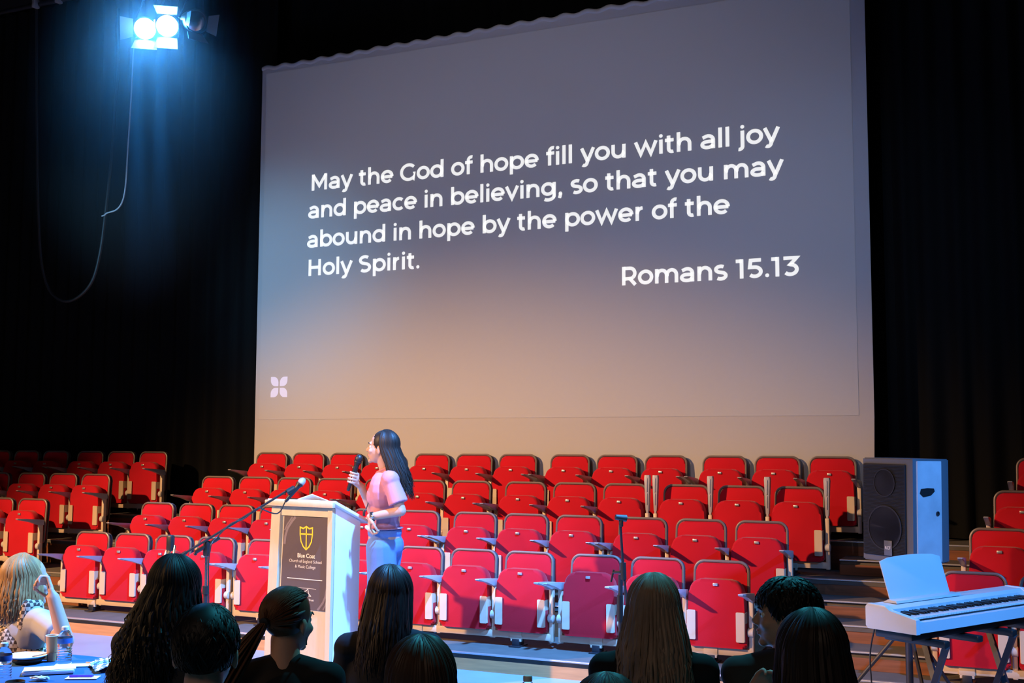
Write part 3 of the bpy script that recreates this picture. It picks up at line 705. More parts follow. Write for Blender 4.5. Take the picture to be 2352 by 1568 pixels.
a = [bm.verts.new(sl(.0075, -.135 - u, hpz + v)) for u, v in pts]; bm.faces.new(a)
obj('handle_recess', bm, M_BLACK, sd_, smooth=False)
bm = N(); T = Matrix.Translation(sl(.007, -.20, zb + .30)) @ nS.to_track_quat('Z', 'Y').to_matrix().to_4x4(); add_lathe(bm, [(.014, 0), (.014, .004), (.008, .004), (.007, -.002), (0, -.002)], 20, T); obj('socket', bm, M_DKSTEEL, sd_)
pc = sl(-WD / 2, -DP / 2, 0)
st = thing('speaker_stand', 'speaker pole with tripod legs holding up the blue-lit loudspeaker', 'speaker stand', SB + Vector((pc.x, pc.y, 0)))
bm = N(); add_tube(bm, [Vector((0, 0, .10)), Vector((0, 0, zb - .30))], .022, 14); obj('lower_tube', bm, M_DKSTEEL, st)
bm = N(); add_tube(bm, [Vector((0, 0, zb - .32)), Vector((0, 0, zb))], .017, 14); obj('upper_tube', bm, M_CHROME, st)
bm = N(); add_tube(bm, [Vector((0, 0, .62)), Vector((0, 0, .68))], .034, 14); obj('collar', bm, M_BLACK, st)
for k in range(3):
    a = 2 * PI * k / 3 + .9; bm = N(); add_tube(bm, [Vector((0, 0, .60)), Vector((.48 * math.cos(a), .48 * math.sin(a), .012))], .012, 8); obj('leg', bm, M_DKSTEEL, st)

# ------------------------------------------------------------------ digital piano (local: x along the keys, y to the back, origin on the floor under the near left corner)
nc = P(2105, 1459, 5.8); KD = Vector((.47, .8827, 0)); KB = Vector((-.8827, .47, 0))
kz = nc.z; KO = Vector((nc.x, nc.y, 0)); KR = math.atan2(KD.y, KD.x)
kb = thing('digital_piano', 'white stage piano in blue light with its black and white keys', 'piano', KO, KR)
prof = [(0, 0), (0, .072), (.012, .078), (.155, .100), (.175, .118), (.185, .125), (.285, .128), (.300, .112), (.300, .015), (.285, 0)]
AX = (Vector((0, 1, 0)), Vector((0, 0, 1)), Vector((1, 0, 0)))
LK = 1.33
for x0, x1, nm in ((0, .035, 'end_cheek'), (LK - .035, LK, 'end_cheek')):
    bm = N(); add_prism(bm, prof, x0, x1, ax=AX, o=Vector((0, 0, kz)), bev=.003); o = obj(nm, bm, M_KBODY, kb)
bm = N(); add_prism(bm, [(.002, .004), (.002, .058), (.03, .060), (.03, .052), (.165, .060), (.165, .105), (.185, .122), (.285, .125), (.298, .11), (.298, .018), (.285, .004)], .035, LK - .035, ax=AX, o=Vector((0, 0, kz)), bev=.002); obj('body', bm, M_KBODY, kb)
bm = N(); add_box(bm, (LK / 2, .17, kz - .022), (LK - .10, .22, .045), bev=.008); obj('underside_tray', bm, M_BLACK, kb)
nw = 52; kw = (LK - .09) / nw
for k in range(nw):
    bm = N(); add_box(bm, (.045 + kw * (k + .5), .100, kz + .074), (kw * .93, .135, .012), bev=.0015, seg=1); obj('white_key', bm, M_KEY, kb, smooth=False)
for k in range(nw - 1):
    if (k + 5) % 7 in (2, 6): continue
    bm = N(); add_box(bm, (.045 + kw * (k + 1), .122, kz + .085), (kw * .52, .090, .013), bev=.002, seg=1); obj('black_key', bm, M_KBLK, kb, smooth=False)
mr = thing('music_rest', 'pale blue-lit music rest board standing up from the piano top', 'music rest', KO + KB * .235 + KD * .40 + Vector((0, 0, kz + .126)), KR)
bm = N(); ow = [(-.27, 0), (.27, 0), (.272, .205)] + [(.27 - .54 * k / 8, .215 + .012 * math.sin(PI * k / 8)) for k in range(1, 8)] + [(-.272, .205)]
add_prism(bm, ow, 0, .006, bev=.002)
for v in bm.verts: v.co.y += v.co.z * .30
obj('board', bm, M_KBODY, mr)
bm = N(); add_prism(bm, [(-.05, .0), (-.045, .012), (.005, .016), (.03, .004), (.03, 0)], -.29, .29, ax=AX, bev=.001); obj('ledge', bm, M_KBODY, mr)
ks = thing('piano_stand', 'dark double X-frame stand under the white stage piano', 'stand', KO + KD * .60 + KB * .15, KR)
for x in (-.38, .25):
    for sy in (-1, 1):
        for dx in (0,):
            bm = N(); add_tube(bm, [Vector((x + .30 * (1 if sy > 0 else 0), .17 * sy, kz - .075)), Vector((x + .30 * (0 if sy > 0 else 1), -.24 * sy, .02))], .021, 4); obj('cross_leg', bm, M_DKSTEEL, ks, smooth=False)
    bm = N(); add_box(bm, (x, -.0, kz - .064), (.05, .36, .035), bev=.008); add_box(bm, (x + .30, -.0, kz - .064), (.05, .36, .035), bev=.008); obj('rest_arm', bm, M_BLACK, ks)
bm = N(); add_tube(bm, [Vector((-.38, -.0, .30)), Vector((.55, 0, .30))], .014, 8); obj('stretcher', bm, M_DKSTEEL, ks)
p0 = KO + KB * .28 + KD * .05
cable('piano_cable', [p0 + Vector((0, 0, kz - .0)), p0 + Vector((-.03, .02, kz - .15)), p0 + Vector((-.02, .0, .35)), p0 + Vector((-.03, .01, .01))], .004, M_CABLE, 'thin black cable hanging from the left end of the piano')

# ------------------------------------------------------------------ figures
ZV = Vector((0, 0, 1))
FH = Vector((FF.x, FF.y, 0)).normalized(); RH = Vector((RR.x, RR.y, 0)).normalized()
def basis(fwd, up=ZV):
    y = fwd.normalized(); x = y.cross(up).normalized(); z = x.cross(y)
    return Matrix(((x.x, y.x, z.x), (x.y, y.y, z.y), (x.z, y.z, z.z)))
def head_vol(bm, c, B, s=1.0, neck=None):
    T = lambda x, y, z: c + B @ (Vector((x, y, z)) * s)
    def E(p, r, rot=None): add_ell(bm, T(*p), tuple(q * s for q in r), B if rot is None else B @ rot)
    E((0, -.012, .035), (.074, .094, .085)); E((0, .022, -.02), (.063, .068, .083)); E((0, .032, -.066), (.047, .050, .042))
    E((0, .070, -.097), (.020, .018, .016)); E((0, .072, .022), (.050, .020, .016))
    add_cap(bm, T(0, .083, .010), T(0, .104, -.026), .0088 * s, .0115 * s)
    for q in (-1, 1):
        E((q * .011, .098, -.032), (.009, .010, .007)); E((q * .036, .058, -.028), (.024, .024, .022))
        E((q * .077, -.008, -.012), (.009, .019, .032), Matrix.Rotation(q * .25, 3, 'Z')); E((q * .074, .0, .0), (.012, .010, .014))
    E((0, .084, -.056), (.021, .010, .006)); E((0, .081, -.067), (.019, .010, .007))
    if neck is not None:
        add_cap(bm, T(0, -.022, -.06), neck, .052 * s, .058 * s)
def face_parts(par, o, c, B, s=1.0):
    T = lambda x, y, z: c + B @ (Vector((x, y, z)) * s) - o
    for q in (-1, 1):
        bm = N(); add_ell(bm, T(q * .031, .0695, .002), .0125 * s); e = obj('eye', bm, M_EYE, par)
        bm = N(); add_ell(bm, T(q * .031, .0782, .002), .0062 * s); obj('iris', bm, M_IRIS, e)
        bm = N(); add_tube(bm, [T(q * .014, .090, .020), T(q * .032, .090, .026), T(q * .050, .078, .021)], [.003 * s, .004 * s, .002 * s], 6); obj('eyebrow', bm, H_DARK, par)
    bm = N(); add_ell(bm, T(0, .090, -.0565), (.018 * s, .0055 * s, .0045 * s), B); add_ell(bm, T(0, .087, -.0665), (.016 * s, .006 * s, .0055 * s), B); obj('lips', bm, M_LIP, par)
def hand_vol(bm, w, d, pn, side=1, curl=(35, 45, 30), s=1.0, spread=4):
    d = d.normalized(); pn = (pn - d * pn.dot(d)).normalized(); lat = d.cross(pn) * side      # lat points to the thumb side
    for k, (off, L) in enumerate(((.033, .072), (.011, .080), (-.011, .075), (-.033, .060))):
        kn = w + d * .090 * s + lat * off * s
        add_cap(bm, w + d * .012 * s + lat * off * .6 * s, kn, .0125 * s, .0105 * s, 10)
        ang = 0; p = kn; ax = d.cross(pn)
        dirv = (d + lat * math.radians(spread) * (1.5 - k)).normalized()
        for q, (f, cr) in enumerate(zip((.45, .31, .24), curl)):
            ang += cr + 4 * k; v = Quaternion(ax, math.radians(ang)) @ dirv
            p2 = p + v * L * f * 1.1 * s; add_cap(bm, p, p2, (.0098 - .001 * q) * s, (.0090 - .001 * q) * s, 10); p = p2
    add_ell(bm, w + d * .050 * s, (.036 * s, .050 * s, .0135 * s), Matrix((lat, d, lat.cross(d))).transposed())
    b0 = w + d * .018 * s + lat * .024 * s; b1 = b0 + (d * .55 + lat * .75 + pn * .35).normalized() * .045 * s
    b2 = b1 + (d * .85 + lat * .15 + pn * .55).normalized() * .034 * s; b3 = b2 + (d * .8 - lat * .15 + pn * .65).normalized() * .028 * s
    add_cap(bm, b0, b1, .0135 * s, .0115 * s, 10); add_cap(bm, b1, b2, .0108 * s, .0098 * s, 10); add_cap(bm, b2, b3, .0098 * s, .008 * s, 10)
def limb(bm, pts, rs):
    for i in range(len(pts) - 1): add_cap(bm, pts[i], pts[i + 1], rs[i], rs[i + 1])
def hair_strand(bm, pts, r, flat=.55):
    n = len(pts); rs = [r * (.55 if i == 0 else 1.0 if i < n * .7 else max(.12, 1 - (i / (n - 1) - .7) / .3)) for i in range(n)]
    add_tube(bm, pts, rs, 5, True, flat)
SC = Vector((0, -.014, .032))
def scalp(c, B, s, phi, th, k=1.0):
    return c + B @ (Vector((SC.x + .083 * k * math.sin(th) * math.sin(phi), SC.y - .104 * k * math.sin(th) * math.cos(phi), SC.z + .096 * k * math.cos(th))) * s)
def hair_cap(bm, c, B, s, k=.97, back=.008):
    add_ell(bm, c + B @ (Vector((0, SC.y - back, SC.z + .006)) * s), (.080 * k * s, .098 * k * s, .094 * k * s), B, 24, 16)
def long_hair(c, B, s, length, rnd, lim=115, n=190, r=.011, flare=.02, wave=0., wfreq=30., lean=Vector((0, 0, 0)), jit=.25, back=.02, cut=0.):
    """locks run from the parting over the scalp, then hang"""
    bm = N(); hair_cap(bm, c, B, s)
    bwd = -(B @ Vector((0, 1, 0))); bwd.z = 0; bwd.normalize(); rt = B @ Vector((1, 0, 0))
    for i in range(n):
        lay = i % 3; phi = math.radians(rnd.uniform(-lim, lim)); k = 1.0 + .035 * lay + rnd.uniform(-.01, .02)
        th0 = rnd.uniform(.02, .5); pts = []
        thm = math.radians(92 + rnd.uniform(-6, 10))
        for q in range(9):
            th = th0 + (thm - th0) * q / 8; pts.append(scalp(c, B, s, phi * (.75 + .25 * q / 8), th, k))
        p = pts[-1]; d = B @ Vector((math.sin(phi), -math.cos(phi), 0)); d.z = 0
        L = length * (1 - rnd.random() * jit) - cut * abs(phi) / 2
        ph = rnd.uniform(0, 6.28); m = 12
        for q in range(1, m + 1):
            t = q / m
            off = d * (flare * math.sin(t * PI * .55)) * rnd.uniform(.8, 1.2) + bwd * back * t + lean * t * L
            wv = (d * math.sin(wfreq * t * L + ph) + d.cross(ZV) * math.cos(wfreq * t * L + ph)) * wave * min(1, t * 2)
            pts.append(p + off + wv - ZV * (L * t))
        hair_strand(bm, pts, r * rnd.uniform(.75, 1.2))
    return bm
def short_hair(c, B, s, rnd, n=320, r=.008, L=.05, th_max=100, lift=.012, fringe=0., lim=180):
    bm = N(); hair_cap(bm, c, B, s, .985)
    for i in range(n):
        phi = math.radians(rnd.uniform(-lim, lim)); th = math.acos(1 - rnd.random() * (1 - math.cos(math.radians(th_max))))
        if abs(phi) > 1.9 and th > math.radians(58 + fringe): continue
        if 1.2 < abs(phi) < 1.9 and th > math.radians(88): continue
        pts = []; dth = L / .095
        for q in range(6):
            t = q / 5; pts.append(scalp(c, B, s, phi + .25 * t * math.sin(i), th + dth * t, 1.0 + lift * (t * (1.3 - t)) * 8 * rnd.uniform(.6, 1.4)))
        hair_strand(bm, pts, r * rnd.uniform(.7, 1.2))
    return bm
def torso_vol(bm, nb, Fb, g=0., sw=.165, tall=.50, full=True):
    R = Fb.cross(ZV).normalized(); B = Matrix((R, Fb, ZV)).transposed()
    sh = [nb + R * q * sw - ZV * .055 for q in (-1, 1)]
    add_cap(bm, sh[0], sh[1], .052 + g, .052 + g)
    for q in (0, 1): add_cap(bm, nb + R * (2 * q - 1) * .03 - ZV * .015, sh[q] + ZV * .012, .042 + g, .036 + g)
    add_ell(bm, nb - ZV * .16 - Fb * .005, (sw - .005 + g, .098 + g, .155 + g), B)
    add_ell(bm, nb - ZV * .19 + Fb * .025, (sw * .80 + g, .085 + g, .11 + g), B)
    add_ell(bm, nb - ZV * (tall * .66), (.130 + g, .092 + g, .17 + g), B)
    if full: add_ell(bm, nb - ZV * tall, (.155 + g, .108 + g, .11 + g), B)
    return sh, R
def seated(label, head, face, body, skin, shirt, rnd, hair=None, hmat=None, hname='hair', s=1.0, arms=None, faceparts=False, sw=.165, tilt=0., vox=.0075, sleeve=.55, drop=.140, extra=None):
    o = Vector((head.x, head.y, 0)); face = face.normalized(); Fb = body.normalized()
    B = basis((face + ZV * tilt).normalized()); c = head
    nb = head - ZV * drop * s - Fb * .035
    tall = .50 * s
    def mk():
        return N()
    bm = mk(); head_vol(bm, c, B, s, nb - ZV * .02)
    sh, R = torso_vol(bm, nb, Fb, 0, sw, tall)
    pel = nb - ZV * tall; zs = max(pel.z - .03, .42)
    arm = []
    for q in (0, 1):
        sg = 2 * q - 1
        if arms and arms[q]: el, wr, hd, pn, curl = arms[q]
        else:
            el = sh[q] - ZV * .27 * s + R * sg * .045 + Fb * .06; wr = el + Fb * .20 - R * sg * .11 + ZV * .02; hd = Fb - R * sg * .3; pn = -ZV; curl = (25, 35, 25)
        arm.append((sh[q], el, wr)); limb(bm, [sh[q], el, wr], [.047, .039, .028]); hand_vol(bm, wr, hd, pn, -sg, curl)
    hips = [Vector((pel.x, pel.y, 0)) + R * sg * .085 + ZV * zs for sg in (-1, 1)]; legs = []
    for q in (0, 1):
        kn = hips[q] + Fb * .40; an = Vector((kn.x, kn.y, .085)) - Fb * .03
        legs.append((hips[q], kn, an)); limb(bm, [hips[q], kn, an], [.078, .056, .040]); add_cap(bm, an - ZV * .04 - Fb * .03, an + Fb * .15 - ZV * .055, .042, .030)
    for v in bm.verts: v.co -= o
    body_ = obj('person', bake(bm, vox), skin, loc=o)
    tag(body_, label, 'person')
    bm = N(); torso_vol(bm, nb, Fb, .012, sw, tall)
    for q in (0, 1): a, el, wr = arm[q]; add_cap(bm, a, a.lerp(el, .3), .060, .058); add_tube(bm, [a.lerp(el, .1), a.lerp(el, .4), a.lerp(el, sleeve)], [.056, .060, .060], 14)
    for v in bm.verts: v.co -= o
    obj('shirt', bake(bm, .010), shirt, body_)
    bm = N()
    add_ell(bm, pel - ZV * .0, (.17, .125, .12), Matrix((R, Fb, ZV)).transposed())
    for h_, kn, an in legs: limb(bm, [h_, kn, an], [.092, .070, .056])
    for v in bm.verts: v.co -= o
    obj('trousers', bake(bm, .014), M_TROU, body_)
    if hair:
        bm = hair(c, B)
        for v in bm.verts: v.co -= o
        obj(hname, bm, hmat, body_)
    if faceparts: face_parts(body_, o, c, B, s)
    if extra: extra(body_, o, c, B, nb, Fb, R, sh, arm)
    return body_
rn = random.Random(3)

# blonde woman at the table, chin on her hand
hd_ = P(64, 1336, 5.5); Fb = (RH * .55 + FH * .85)
el = P(150, 1470, 5.15); wr = P(122, 1372, 5.18)
def vest(b, o, c, B, nb, Fb_, R, sh, arm):
    bm = N(); Bt = Matrix((R, Fb_, ZV)).transposed(); add_ell(bm, nb - ZV * .19, (.150, .140, .17), Bt)
    add_ell(bm, nb - ZV * .25, (.188, .134, .20), Bt); add_ell(bm, nb - ZV * .44, (.178, .134, .15), Bt)
    for q in (-1, 1):
        for f in (-1, 1): add_cap(bm, nb + R * q * .095 + Fb_ * f * .075 - ZV * .27, nb + R * q * .085 + Fb_ * f * .02 + ZV * .015, .042, .038)
    for v in bm.verts: v.co -= o
    obj('gingham_vest', bake(bm, .009), M_PLAID, b)
seated('blonde woman in brown gingham vest and white tee, chin on hand at the navy table', hd_, RH * .72 + FH * .6, Fb, M_SKIN, M_WHTEE, rn,
       lambda c, B: long_hair(c, B, 1.0, .20, random.Random(11), lim=118, n=360, r=.0075, flare=.022, back=.01, jit=.2), H_BLOND,
       arms=[None, (el, wr, P(112, 1338, 5.22) - wr, -RH - FH * .3, (55, 60, 30))], faceparts=True, extra=vest, sleeve=.7, drop=.115)
# long curly black hair
seated('person with long curly black hair and charcoal top, back turned, beside the navy table', P(404, 1356, 4.4), FH * 1 + RH * .15, FH + RH * .1, M_SKIN2, M_GREYTEE, rn,
       lambda c, B: long_hair(c, B, 1.03, .44, random.Random(12), lim=125, n=560, r=.0068, flare=.045, wave=.012, wfreq=48, lean=-RH * .20, back=.05, jit=.35), H_BLACK)
# short-haired boy
seated('short-haired person in dark top seen from behind, ears showing, left of the ponytail', P(474, 1499, 3.1), FH - RH * .05, FH, M_SKIN2, M_GREYTEE, rn,
       lambda c, B: short_hair(c, B, 1.02, random.Random(13), n=900, r=.0045, L=.035, th_max=118, lift=.004), H_BLACK)
# ponytail
def pony(c, B):
    r_ = random.Random(14); bm = N(); hair_cap(bm, c, B, 1.0, 1.0, .004); tie = c + B @ Vector((0, -.118, .012))
    for i in range(240):
        phi = math.radians(r_.uniform(-150, 150)); th = r_.uniform(.3, 2.1) if abs(phi) < 1.75 else r_.uniform(.3, .95)
        a = scalp(c, B, 1.0, phi, th, 1.0); pts = []
        for q in range(8):
            t = q / 7; p = a.lerp(tie, t); d = (p - (c + B @ SC)); n_ = B.transposed() @ d
            e = math.sqrt((n_.x / .083) ** 2 + (n_.y / .104) ** 2 + (n_.z / .096) ** 2); pts.append(c + B @ SC + d * (max(1.0, 1.0 / max(e, .3)) * 1.015 if e < 1.02 else 1))
        hair_strand(bm, pts, .0075)
    return bm
def tail(b, o, c, B, nb, Fb_, R, sh, arm):
    r_ = random.Random(15); bm = N(); tie = c + B @ Vector((0, -.118, .012))
    bw = -(B @ Vector((0, 1, 0)))
    for i in range(90):
        a = r_.uniform(0, 6.28); rr = r_.random() ** .5; pts = []; L = .40 * r_.uniform(.8, 1.05)
        for q in range(14):
            t = q / 13; w_ = .012 + .040 * math.sin(min(1, t * 1.6) * PI / 2) * (1 - .4 * t)
            pts.append(tie + bw * (.02 + .05 * math.sin(t * 2.2)) - RH * (.20 * t ** 1.2) - ZV * (L * t ** 1.15) + (RH * math.cos(a) + bw * math.sin(a)) * rr * w_)
        hair_strand(bm, [p - o for p in pts], .007)
    obj('ponytail', bm, H_AUB, b)
    bm = N(); add_tube(bm, [tie + bw * .0 - o, tie + bw * .018 - o], .020, 14); obj('hair_tie', bm, M_BLACK, b)
    bm = N(); add_tube(bm, [c + B @ Vector((.082, .0, -.045)) - o, c + B @ Vector((.083, .0, -.075)) - o], .003, 8); obj('earring', bm, M_CHROME, b)
seated('woman with sleek auburn ponytail and black top, back turned before the lectern', P(664, 1428, 4.25), FH * .85 + RH * .5, FH + RH * .05, M_SKIN2, M_BLKTEE, rn, pony, H_AUB, faceparts=True, extra=tail, sw=.155)
# straight dark hair
seated('woman with straight dark brown hair past her shoulders, back turned below the presenter', P(897, 1372, 4.75), FH, FH, M_SKIN2, M_BLKTEE, rn,
       lambda c, B: long_hair(c, B, 1.0, .31, random.Random(16), lim=122, n=430, r=.0068, flare=.016, wave=.003, wfreq=20, lean=-RH * .10, back=.055, jit=.3), H_DARK, sw=.16)
# top of a head at the bottom edge
seated('person whose brown-haired crown alone shows at the bottom edge, right of the lectern', P(967, 1578, 3.0), FH, FH, M_SKIN2, M_BLKTEE, rn,
       lambda c, B: long_hair(c, B, 1.0, .30, random.Random(17), lim=122, n=380, r=.0068, flare=.016, back=.05), H_BROWN)
# light brown long hair
seated('woman with very long light brown hair, back turned, right of the straight microphone stand', P(1500, 1405, 4.1), FH, FH + RH * .1, M_SKIN2, M_BLKTEE, rn,
       lambda c, B: long_hair(c, B, 1.02, .40, random.Random(18), lim=125, n=460, r=.0068, flare=.045, wave=.004, wfreq=18, lean=-RH * .02, back=.045, jit=.25), H_LBR)
# boy in profile
bf = -RH * .96 + FH * .25
elb = P(1725, 1680, 3.95); wrb = P(1722, 1606, 3.85)
seated('boy with tousled dark hair seen in left profile before the steps', P(1802, 1414, 4.1), bf, FH * .95 + RH * .1, M_SKIN, M_GREYTEE, rn,
       lambda c, B: short_hair(c, B, 1.05, random.Random(19), n=1300, r=.0048, L=.050, th_max=112, lift=.020, fringe=6), H_BLACK, faceparts=True, tilt=.05,
       arms=[(elb, wrb, P(1748, 1572, 3.84) - wrb, RH * .3 - FH, (20, 30, 20)), None], vox=.006)
# near girl, long dark hair
seated('person with long near-black hair, back turned, in front of the boy in profile', P(1862, 1512, 3.2), FH - RH * .1, FH, M_SKIN2, M_BLKTEE, rn,
       lambda c, B: long_hair(c, B, 1.03, .42, random.Random(20), lim=130, n=460, r=.0068, flare=.030, back=.05, jit=.2), H_DARK)
seated('person of whom only a sliver of dark crown shows under the microphone stand', P(1392, 1668, 2.9), FH, FH, M_SKIN2, M_BLKTEE, rn,
       lambda c, B: long_hair(c, B, 1.0, .30, random.Random(21), lim=122, n=300, r=.0068, flare=.016, back=.05), H_BROWN)

# ------------------------------------------------------------------ presenter
D0 = 8.1
def Q(x, y, d=0.): return P(x, y, D0 + d)
def presenter():
    f = (-RH * .975 + FH * .22).normalized(); B = basis((f + ZV * .13).normalized()); c = Q(877, 1029)
    hip = Q(884, 1256); o = Vector((hip.x, hip.y, 0)); nb = Q(890, 1082)
    R = f.cross(ZV).normalized(); Bt = Matrix((R, f, ZV)).transposed()
    shL = Q(897, 1101, -.15); shR = Q(884, 1101, .15)
    eL = Q(921, 1173, -.20); wL = Q(850, 1187, -.17); eR = Q(857, 1178, .12); wR = Q(829, 1117, .085)
    def trunk(bm, g, low=True):
        add_cap(bm, shL, shR, .050 + g, .050 + g)
        for s_, q in ((shL, -1), (shR, 1)): add_cap(bm, nb - ZV * .012, s_ + ZV * .01, .040 + g, .036 + g)
        add_ell(bm, Q(886, 1128), (.155 + g, .098 + g, .150 + g), Bt); add_ell(bm, Q(874, 1138), (.125 + g, .080 + g, .085 + g), Bt)
        add_ell(bm, Q(882, 1182), (.125 + g, .088 + g, .13 + g), Bt)
        if low: add_ell(bm, Q(884, 1235), (.155 + g, .110 + g, .12 + g), Bt)
    bm = N(); head_vol(bm, c, B, 1.0, nb); trunk(bm, 0)
    limb(bm, [shL, eL, wL], [.046, .036, .026]); limb(bm, [shR, eR, wR], [.046, .036, .026])
    hand_vol(bm, wL, Q(848, 1220, -.19) - wL, RH * .9 + FH * .2, 1, (45, 60, 40))
    mt, mh = Q(799, 1127, .03), Q(824, 1054, .045)
    md = (mh - mt).normalized(); grip = mt + md * .095
    e1 = (RH * .85 + FH * .45); e1 = (e1 - md * e1.dot(md)).normalized(); e2 = md.cross(e1)
    if e2.dot(FH) > 0: e2 = -e2                                                # fingers close on the camera side
    hc = grip + e1 * .030
    add_cap(bm, wR, hc - md * .02, .024, .026); add_ell(bm, hc, (.020, .030, .042), Matrix((e1, e2, md)).transposed())
    for k in range(4):
        ax_ = grip + md * (.036 - .0225 * k); prev = None; L_ = (195, 210, 200, 175)[k]
        for q in range(7):
            a = math.radians(-5 + L_ * q / 6); rr_ = .0265 + (.008 if q == 0 else 0); pnt = ax_ + (e1 * math.cos(a) + e2 * math.sin(a)) * rr_
            if prev is not None: add_cap(bm, prev, pnt, .0100 - .0004 * q, .0098 - .0004 * q, 10)
            prev = pnt
    th = [hc + md * .025 - e2 * .012, grip + md * .055 + e1 * .018 - e2 * .022, grip + md * .070 - e1 * .010 - e2 * .021]
    add_cap(bm, th[0], th[1], .0135, .011, 10); add_cap(bm, th[1], th[2], .0108, .0085, 10)
    legs = []
    for sg, dx in ((-1, 6), (1, -8)):
        h_ = hip + R * sg * .085; kn = Q(876 + dx, 1395, -sg * .08 * -1 if False else sg * .085); an = Q(874 + dx, 1545, sg * .09); an.z = .09
        kn = Vector((kn.x, kn.y, kn.z)); legs.append((h_, kn, an)); limb(bm, [h_, kn, an], [.080, .056, .040])
        add_cap(bm, an - ZV * .045 - f * .03, an + f * .16 - ZV * .055, .040, .030)
    for v in bm.verts: v.co -= o
    b = obj('person', bake(bm, .0048, 5), M_SKIN, loc=o)
    tag(b, 'presenter woman in pink shirt and pale jeans holding a microphone behind the lectern', 'person')
    bm = N(); trunk(bm, .013, False)
    add_cap(bm, shL, shL.lerp(eL, .3), .056, .058); add_tube(bm, [shL.lerp(eL, .1), shL.lerp(eL, .4), shL.lerp(eL, .76)], [.055, .062, .069], 16); add_cap(bm, shR, shR.lerp(eR, .3), .056, .056); add_tube(bm, [shR.lerp(eR, .1), shR.lerp(eR, .4), shR.lerp(eR, .76)], [.055, .060, .065], 16)
    add_ell(bm, Q(883, 1205), (.142, .104, .06), Bt)
    for v in bm.verts: v.co -= o
    sh_ = obj('shirt', bake(bm, .0065, 3), M_PINK, b)
    bm = N()                                                                  # collar stand
    add_tube(bm, [nb + Bt @ Vector((.070 * math.sin(a), .072 * math.cos(a), .016 - .030 * math.cos(a))) - o for a in [2 * PI * k / 24 for k in range(25)]], .010, 8, False); obj('collar', bm, M_PINK, sh_)
    bm = N(); add_ell(bm, Q(884, 1222), (.158, .116, .065), Bt); add_ell(bm, Q(885, 1252), (.168, .126, .11), Bt)
    for h_, kn, an in legs: limb(bm, [h_, kn, an + ZV * -.02], [.105, .108, .112])
    rr = random.Random(5)
    for k in range(16):                                                       # soft vertical folds
        h_, kn, an = legs[k % 2]; a = rr.uniform(0, 6.28); d_ = RH * math.cos(a) + FH * math.sin(a)
        limb(bm, [h_ + d_ * .085 - ZV * .08, kn + d_ * .104, an + d_ * .108], [.010, .016, .020])
    for v in bm.verts: v.co -= o
    obj('jeans', bake(bm, .0085, 3), M_JEAN, b)
    bm = N(); add_tube(bm, [Q(884, 1212) + Bt @ Vector((.148 * math.sin(a), .108 * math.cos(a), 0)) - o for a in [2 * PI * k / 32 for k in range(33)]], .016, 8, False, .35); obj('belt', bm, M_PINK, b)
    for h_, kn, an in legs:
        bm = N(); add_cap(bm, an - ZV * .045 - f * .04 - o, an + f * .17 - ZV * .052 - o, .045, .036); obj('shoe', bm, M_WHITE, b)
    # hair swept back, falling behind the shoulders
    rh = random.Random(31); bm = N(); hair_cap(bm, c - o, B, 1.0, .99)
    bw = -f
    for i in range(420):
        phi = math.radians(rh.uniform(-112, 112)); th0 = rh.uniform(.05, .55); k = 1 + .03 * (i % 3); pts = []
        for q in range(9):
            t = q / 8; th = th0 + (1.62 - th0) * t; pts.append(scalp(c, B, 1.0, phi * (.9 + .1 * t) * (1 - .18 * t), th, k))
        p = pts[-1]; L = rh.uniform(.24, .37); ph = rh.uniform(0, 6.28); lat = R * math.sin(phi)
        for q in range(1, 12):
            t = q / 11
            pts.append(p - ZV * L * t + bw * (.085 * t ** 1.3 + (.02 if q > 4 else .005 * q)) + lat * .012 * t + (bw * math.sin(14 * t * L * 3 + ph) + lat * math.cos(ph)) * .008 * t)
        hair_strand(bm, [x - o for x in pts], .0075 * rh.uniform(.7, 1.2))
    obj('hair', bm, H_DARK, b)
    face_parts(b, o, c, B)
    # lanyard
    bm = N(); path = smooth_path([Q(880, 1083, -.075), Q(866, 1092, -.075), Q(858, 1107, -.06), Q(851, 1135, -.06), Q(844, 1160, -.07), Q(838, 1176, -.09)], 5)
    add_tube(bm, [x - o for x in path], .0065, 6, True, .5); ln = obj('lanyard', bm, M_NAVY, b)
    bm = N(); add_box(bm, Q(836, 1178, -.095) - o, (.016, .012, .04), bev=.003); obj('lanyard_clip', bm, M_BLACK, ln)
    bm = N(); wd = (wL - eL).normalized(); add_tube(bm, [wL - wd * .025 - o, wL - wd * .008 - o], .033, 16); wt = obj('wristwatch', bm, M_BLACK, b)
    bm = N(); add_ell(bm, wL - wd * .017 - FH * .032 - o, (.014, .008, .014)); obj('watch_face', bm, M_CHROME, wt)
    g = Q(852, 1217, -.215); cl = thing('presentation_clicker', 'small white clicker held in the presenter\'s lowered hand', 'remote control', g)
    a_, b_ = Q(842, 1210, -.215) - g, Q(857, 1222, -.205) - g
    bm = N(); add_cap(bm, a_, b_, .0125, .0125); obj('case', bm, M_WHITE, cl); bm = N(); add_ell(bm, b_ - FH * .006, .007); obj('button', bm, M_DKSTEEL, cl)
    m_ = thing('handheld_microphone', 'black handheld microphone raised to the presenter\'s mouth', 'microphone', mt)
    mic_parts(m_, mt - mt, mh - mt, M_BLACK, 1.15, M_BLACK)
presenter()

